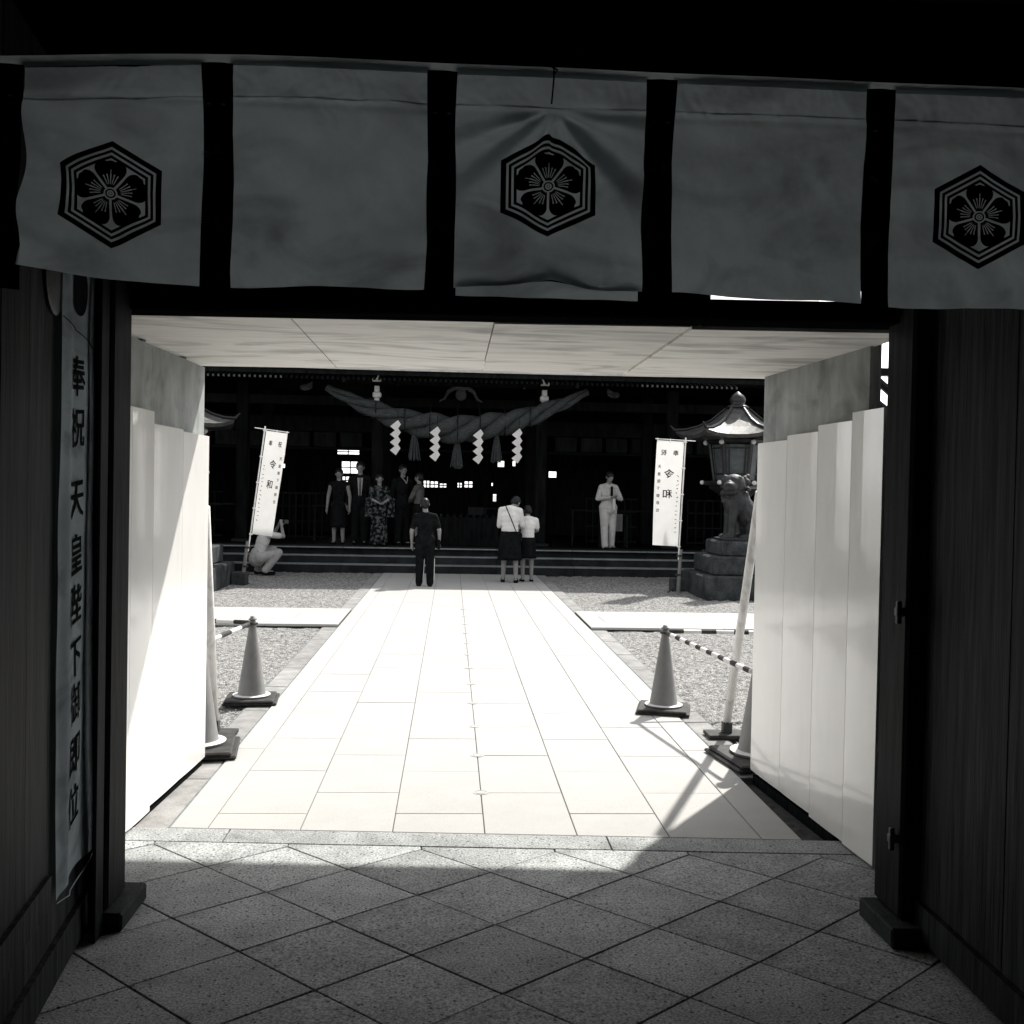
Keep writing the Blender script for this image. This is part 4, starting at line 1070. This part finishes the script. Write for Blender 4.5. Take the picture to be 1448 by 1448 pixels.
# ================================================================== PEOPLE
def person(label, loc, rz, h, pose, top, bottom, shoes='blackc', hairlen=0, sleeve='short', skirt=None, skname='skirt', width=1.0, extras=None):
    """local frame: faces +y. pose overrides joints (in units of body height)."""
    J_ = dict(hipL=(-.05, 0, .53), hipR=(.05, 0, .53), kneeL=(-.055, .01, .285), kneeR=(.055, .01, .285), ankL=(-.058, -.01, .04), ankR=(.058, -.01, .04),
              pel=(0, 0, .545), chest=(0, .0, .74), neck=(0, -.005, .835), head=(0, .005, .925), shL=(-.104, -.005, .792), shR=(.104, -.005, .792),
              elL=(-.145, -.015, .625), elR=(.145, -.015, .625), wrL=(-.150, .025, .475), wrR=(.150, .025, .475), face=(0, 1, 0))
    J_.update(pose); fc = Vector(J_.pop('face')).normalized()
    j = {k: Vector(v)*h for k, v in J_.items()}; W = width*h
    t = thing('person', label, 'person', loc, rz)
    bm = B()
    def C(a, b, ra, rb, bm_=None, g=0): cap(bm_ or bm, j[a] if isinstance(a, str) else a, j[b] if isinstance(b, str) else b, ra*h+g, rb*h+g)
    def leg(bm_, s, g, full=1, knee_only=False):
        C('hip'+s, 'knee'+s, .052*width, .034, bm_, g)
        C('knee'+s, 'ank'+s, .034, .022 if not g else .028, bm_, g) if full else None
    sides = Vector((1, 0, 0))
    def torso(bm_, g):
        e = (j['chest']-j['pel']).normalized()
        for f_, rx, ry in ((0, .085, .062), (.25, .080, .058), (.5, .080, .058), (.8, .090, .062), (1.0, .095, .062)):
            c = j['pel'].lerp(j['chest'], f_); q = e.to_track_quat('Z', 'Y').to_matrix() if abs(e.z) < .999 else Matrix.Identity(3)
            ell(bm_, c, (rx*W+g, ry*W+g, .055*h+g), q if abs(e.z) < .995 else None)
        nb_ = (j['shL']+j['shR'])/2+Vector((0, 0, .022*h)); cap(bm_, nb_, j['shL'], .034*h+g*.6, .028*h+g*.6); cap(bm_, nb_, j['shR'], .034*h+g*.6, .028*h+g*.6); cap(bm_, j['chest'], (j['shL']+j['shR'])/2, .05*h+g, .04*h+g)
    torso(bm, 0)
    for s in 'LR':
        leg(bm, s, 0); sgn = -1 if s == 'L' else 1
        ank = j['ank'+s]; toe = ank+Vector((sgn*.008, .085, -.022))*h; cap(bm, ank+Vector((0, -.015, -.018))*h, toe, .022*h, .016*h)
        C('sh'+s, 'el'+s, .031, .024); C('el'+s, 'wr'+s, .024, .015)
        d = (j['wr'+s]-j['el'+s]).normalized(); pal = j['wr'+s]+d*.040*h; cap(bm, j['wr'+s], pal, .014*h, .018*h)
        u_, v_ = frame_of(d); lat = Vector((0, 1, 0)); lat = (lat-d*lat.dot(d)); lat = lat.normalized() if lat.length > .1 else u_
        inw = d.cross(lat).normalized()*(1 if s == 'L' else -1)
        for q, ln_ in ((-1.5, .030), (-.5, .036), (.5, .038), (1.5, .032)):
            b0 = pal+lat*q*.0095*h+d*.008*h; b1 = b0+d*ln_*.55*h+inw*.004*h; b2 = b1+d*ln_*.4*h+inw*.012*h
            cap(bm, b0, b1, .0052*h, .0048*h); cap(bm, b1, b2, .0048*h, .004*h)
        th = j['wr'+s]+d*.018*h+lat*.014*h; cap(bm, th, th+(d*.7+lat*.6)*.034*h, .0062*h, .005*h)
    # neck and head with features
    C('neck', 'head', .030, .028); hd = j['head']
    up_ = (hd-j['neck']).normalized(); fc2 = (fc-up_*fc.dot(up_)).normalized(); sd = fc2.cross(up_).normalized()
    HM = Matrix((sd, fc2, up_)).transposed()
    def Hp(x, y, z): return hd+HM @ (Vector((x, y, z))*h)
    C('shL', 'shR', .03, .03); cap(bm, (j['shL']+j['shR'])/2, hd, .030*h, .030*h)
    ell(bm, Hp(0, -.006, .012), (.046*h, .056*h, .056*h), HM, 18, 12); ell(bm, Hp(0, .014, -.022), (.034*h, .038*h, .036*h), HM)
    cap(bm, Hp(0, .050, .004), Hp(0, .060, -.010), .006*h, .009*h)
    cap(bm, Hp(-.014, .045, -.030), Hp(.014, .045, -.030), .005*h, .005*h)
    for s_ in (-1, 1): ell(bm, Hp(s_*.047, -.002, -.002), (.007*h, .012*h, .018*h), HM); ell(bm, Hp(s_*.018, .047, .010), (.010*h, .006*h, .004*h), HM)
    remesh('body', bm, 'skin', t, .0085, 1)
    # hair
    bm = B(); ell(bm, Hp(0, -.012, .022), (.053*h, .060*h, .056*h), HM, 18, 12); ell(bm, Hp(0, -.028, -.004), (.051*h, .046*h, .050*h), HM)
    if hairlen: cap(bm, Hp(0, -.038, -.01), Hp(0, -.036, -.03-hairlen), .044*h, .036*h)
    hr = remesh('hair', bm, 'hair', t, .011, 1)
    # clothes
    if top:
        bm = B(); torso(bm, .016); g = .016
        for s in 'LR':
            if sleeve == 'short': e_ = j['sh'+s].lerp(j['el'+s], .72); cap(bm, j['sh'+s], e_, .038*h, .036*h)
            elif sleeve == 'long': C('sh'+s, 'el'+s, .036, .032, bm); cap(bm, j['el'+s], j['wr'+s], .031*h, .022*h)
            elif sleeve == 'elbow': C('sh'+s, 'el'+s, .038, .036, bm)
            else: e_ = j['sh'+s].lerp(j['el'+s], .12); cap(bm, j['sh'+s], e_, .034*h, .032*h)
        remesh('top', bm, top, t, .012, 14)
    if bottom:
        bm = B(); nm = 'trousers'
        if skirt:
            zt = j['pel'].z+.025*h; prof = []; nm = 'skirt'
            g_ = []
            for q in range(9):
                f_ = q/8; zz = zt+(skirt*h-zt)*f_; rx, ry = (.100+.022*f_)*W, (.080+.022*f_)*W
                g_.append([bm.verts.new((j['pel'].x+rx*math.cos(a)*(1+.04*f_*math.sin(a*7)), j['pel'].y+ry*math.sin(a), zz)) for a in [k*2*PI/32 for k in range(32)]])
            for q in range(8):
                for k in range(32): bm.faces.new((g_[q][k], g_[q][(k+1) % 32], g_[q+1][(k+1) % 32], g_[q+1][k]))
            bm.faces.new(g_[0]); bm.faces.new(g_[-1])
            obj(skname, bm, bottom, t, smooth=True)
        else:
            cap(bm, j['hipL'], j['hipR'], .066*W, .066*W); cap(bm, (j['hipL']+j['hipR'])/2-(j['chest']-j['pel']).normalized()*.01*h, j['pel'].lerp(j['chest'], .12), .095*W, .088*W)
            cut = pose_cut.get(label, 1)
            for s in 'LR':
                if cut >= 1: C('hip'+s, 'knee'+s, .066*width, .050, bm); C('knee'+s, 'ank'+s, .050, .042, bm)
                else:
                    C('hip'+s, 'knee'+s, .068*width, .054, bm)
            remesh('trousers', bm, bottom, t, .012, 8)
    for s in 'LR':
        sgn = -1 if s == 'L' else 1; bm = B(); ank = j['ank'+s]
        z_ = ank.z-.030*h; cap(bm, Vector((ank.x, ank.y-.018*h, z_)), Vector((ank.x+sgn*.01*h, ank.y+.095*h, z_-.002*h)), .026*h, .022*h); cap(bm, Vector((ank.x, ank.y-.012*h, z_)), ank, .024*h, .023*h)
        remesh('shoe', bm, shoes, t, .010, 1)
    if extras: extras(t, j, h, Hp)
    return t
pose_cut = {}
def strap(t, j, h, Hp):
    bm = B(); a, b = j['shL'], j['pel']
    pts = []
    for k in range(13):
        f_ = k/12; x = -.055*h+(.02+.125)*h*f_; z = .865*h-.34*h*f_+.03*h*f_*(1-f_)
        y = -.096*h*1.0-.012*math.sin(f_*PI)+ (.03*h if f_ < .12 else 0)+.045*h*(1-f_)*0
        pts.append(Vector((x, y, z)))
    tube(bm, pts, .011, 6); obj('bag_strap', bm, 'blackc', t, smooth=True)
    bm = B(); bx(bm, .085*h, .135*h, -.03*h, .09*h, .45*h, .55*h, chamfer=.015); obj('shoulder_bag', bm, 'blackc', t)
# man in black, nearest the middle of the path
def stripes(t, j, h, Hp):
    for s in 'LR':
        bm = B(); sg = -1 if s == 'L' else 1
        a = j['knee'+s]; b = j['ank'+s]
        tube(bm, [a+Vector((.052*h, -.012*h, .03*h)), a.lerp(b, .5)+Vector((.048*h, -.014*h, 0)), b+Vector((.044*h, -.012*h, .03*h))], .006, 5); obj('side_stripe', bm, 'whitec', t)
    bm = B(); bx(bm, .135*h, .175*h, -.02*h, .06*h, .42*h, .53*h, chamfer=.015); obj('hand_bag', bm, 'blackc', t)
person('person in black shirt and trousers standing alone on the path facing the hall', (-.44, 17.5, 0), .05, 1.50,
       dict(elR=(.158, -.02, .63), elL=(-.155, -.01, .62), wrR=(.162, .02, .49), hipL=(-.052, 0, .53), head=(-.008, .012, .925), ankL=(-.062, 0, .04), ankR=(.062, -.03, .04), kneeL=(-.056, .01, .285), kneeR=(.058, 0, .285)), 'blackc', 'blackc', hairlen=.0, width=1.04, extras=stripes)
# woman with crossbody bag bowing her head
person('person in pale shirt and dark cropped trousers with crossbody bag, bowing at the path end', (1.06, 18.45, 0), -.10, 1.62,
       dict(chest=(-.005, .015, .74), neck=(.022, .05, .838), head=(.055, .10, .885), face=(.35, .7, -.7), elL=(-.12, .07, .63), wrL=(-.04, .14, .62), elR=(.13, .07, .64), wrR=(.06, .15, .64),
            ankL=(-.07, .02, .045), ankR=(.075, -.04, .045), kneeL=(-.06, .02, .285), kneeR=(.068, 0, .285), shL=(-.10, -.0, .805), shR=(.105, .0, .80)), 'whitec', 'blackc', sleeve='elbow', width=1.12, skirt=.25, skname='cropped_trousers', extras=strap)
person('child in white t-shirt and dark shorts standing close beside the bowing adult', (1.40, 18.70, 0), .1, 1.42,
       dict(neck=(0, .02, .835), head=(.005, .055, .905), face=(0, .8, -.5), elL=(-.13, .05, .66), wrL=(-.06, .11, .62), elR=(.135, .05, .66), wrR=(.07, .10, .62)), 'whitec', 'blackc', width=1.0, skirt=.30, skname='shorts')
# crouching photographer
person('crouching person in pale t-shirt and trousers behind the tilted banner holding up a camera', (-3.60, 19.5, 0), -1.0, 1.70,
       dict(pel=(0, -.02, .20), hipL=(-.055, -.02, .18), hipR=(.055, -.02, .18), kneeL=(-.085, .20, .26), kneeR=(.085, .19, .235), ankL=(-.08, .02, .045), ankR=(.08, .04, .045),
            chest=(0, .05, .385), neck=(0, .085, .47), head=(0, .105, .56), shL=(-.108, .07, .44), shR=(.108, .07, .44), elL=(-.14, .22, .42), wrL=(-.045, .24, .53), elR=(.14, .22, .42), wrR=(.045, .24, .53)), 'creamc', 'greyc',
       extras=lambda t, j, h, Hp: obj('camera', (lambda b: (bx(b, -.06, .06, .28*h, .33*h, .555*h, .60*h, chamfer=.008), b)[1])(B()), 'iron', t))
# man in white on the platform
person('man in loose white jacket and trousers standing in the hall reading a folded paper', (3.32, 21.6, .465), PI+.35, 1.66,
       dict(elL=(-.15, .06, .64), wrL=(-.05, .13, .655), elR=(.155, .0, .64), wrR=(.05, .14, .66), head=(0, .03, .915), face=(0, 1, -.35), ankL=(-.055, 0, .04), ankR=(.07, .06, .04)), 'creamc', 'creamc', sleeve='long', width=1.14,
       extras=lambda t, j, h, Hp: (obj('folded_paper', (lambda b: (bx(b, -.03, .03, .15*h, .155*h, .50*h, .66*h), b)[1])(B()), 'paper', t), obj('shirt_front', (lambda b: (bx(b, -.03, .03, .085*h, .092*h, .68*h, .80*h, chamfer=.004), b)[1])(B()), 'blackc', t)))
# group at the left of the platform
person('woman in long sleeveless black dress at the left end of the group in the hall', (-2.38, 21.8, .465), PI-.1, 1.60, dict(), 'blackc', 'blackc', sleeve='none', skirt=.22, hairlen=.05, width=.92)
def suitx(t, j, h, Hp):
    bm = B(); y = .062*h*1.05+.022
    prism(bm, [(-.034*h, .80*h), (-.016*h, .56*h), (.016*h, .56*h), (.034*h, .80*h)], -.004, .004)
    bmesh.ops.transform(bm, matrix=Matrix.Translation((0, y+.012, 0)) @ Matrix.Rotation(PI/2, 4, 'X'), verts=bm.verts); s_ = obj('shirt_front', bm, 'greyc', t)
    bm = B(); tube(bm, [(0, y+.02, .80*h), (0, y+.024, .70*h), (0, y+.020, .60*h)], [.010, .018, .022], 6); obj('necktie', bm, 'hallgrey', t)
person('man in dark suit with white shirt and grey tie in the group in the hall', (-1.95, 21.9, .465), PI+.1, 1.76, dict(), 'suit', 'suit', sleeve='long', width=1.08, extras=suitx)
def obi(t, j, h, Hp):
    bm = B(); lathe(bm, [(.105*h, .56*h), (.11*h, .60*h), (.105*h, .67*h)], seg=20); obj('obi_sash', bm, 'kimono', t, smooth=True)
    for s_ in (-1, 1):
        bm = B(); a = s_*.15*h
        g_ = [Vector((a-s_*.03*h, .05*h, .66*h)), Vector((a+s_*.05*h, .05*h, .66*h)), Vector((a+s_*.06*h, .03*h, .40*h)), Vector((a-s_*.05*h, .04*h, .40*h))]
        f0 = [bm.verts.new(p) for p in g_]; f1 = [bm.verts.new(p+Vector((0, .03, 0))) for p in g_]; bm.faces.new(f0); bm.faces.new(f1[::-1])
        for i in range(4): bm.faces.new((f0[i], f0[(i+1) % 4], f1[(i+1) % 4], f1[i]))
        obj('long_sleeve', bm, 'kimono', t)
person('person in boldly patterned kimono with hanging sleeves beside the man in the suit', (-1.50, 21.35, .465), PI+.3, 1.50, dict(elL=(-.13, .05, .65), wrL=(-.04, .11, .60), elR=(.13, .05, .65), wrR=(.04, .11, .60)), 'kimono', 'kimono', sleeve='elbow', skirt=.05, hairlen=.01, extras=obi)
def coll(t, j, h, Hp):
    bm = B(); tube(bm, [(-.045*h, .04*h, .845*h), (-.02*h, .085*h, .80*h), (0, .10*h, .76*h)], .010, 6); tube(bm, [(.045*h, .04*h, .845*h), (.02*h, .085*h, .80*h), (0, .10*h, .76*h)], .010, 6); obj('collar', bm, 'greyc', t)
person('man in black suit with a white collar standing just behind the porch post', (-1.05, 22.0, .465), PI+.5, 1.72, dict(), 'suit', 'suit', sleeve='long', width=1.05, extras=coll)
person('woman in pale grey blouse and dark skirt in the hall behind the person in black', (-.70, 21.9, .465), 1.2, 1.55, dict(elL=(-.13, .06, .65), wrL=(-.05, .12, .60), elR=(.13, .06, .65), wrR=(.05, .12, .60)), 'hallgrey', 'blackc', sleeve='long', skirt=.30)

# ================================================================== scaffold beyond the right end of the gate
sf = thing('scaffold_frame', 'black steel scaffold frame glimpsed through the gap right of the passage', 'scaffold', (0, 0, 0))
for x in (2.35, 3.4): bm = B(); tube(bm, [(x, 4.9, 0), (x, 4.9, 3.4)], .03, 8); obj('upright', bm, 'iron', sf)
for z, t_ in ((1.6, .05), (2.225, .035), (2.405, .035), (2.50, .04), (3.0, .05)): bm = B(); bx(bm, 1.99, 3.5, 4.87, 4.93, z, z+t_); obj('ledger', bm, 'iron', sf)
for a, b in (((1.99, 2.235), (2.30, 1.98)), ((1.99, 2.12), (2.3, 1.90)), ((1.995, 2.36), (2.25, 2.50))):
    bm = B(); tube(bm, [(a[0], 4.84, a[1]), (b[0], 4.84, b[1])], .020, 6); obj('brace', bm, 'iron', sf)
print('objects', len(bpy.data.objects))
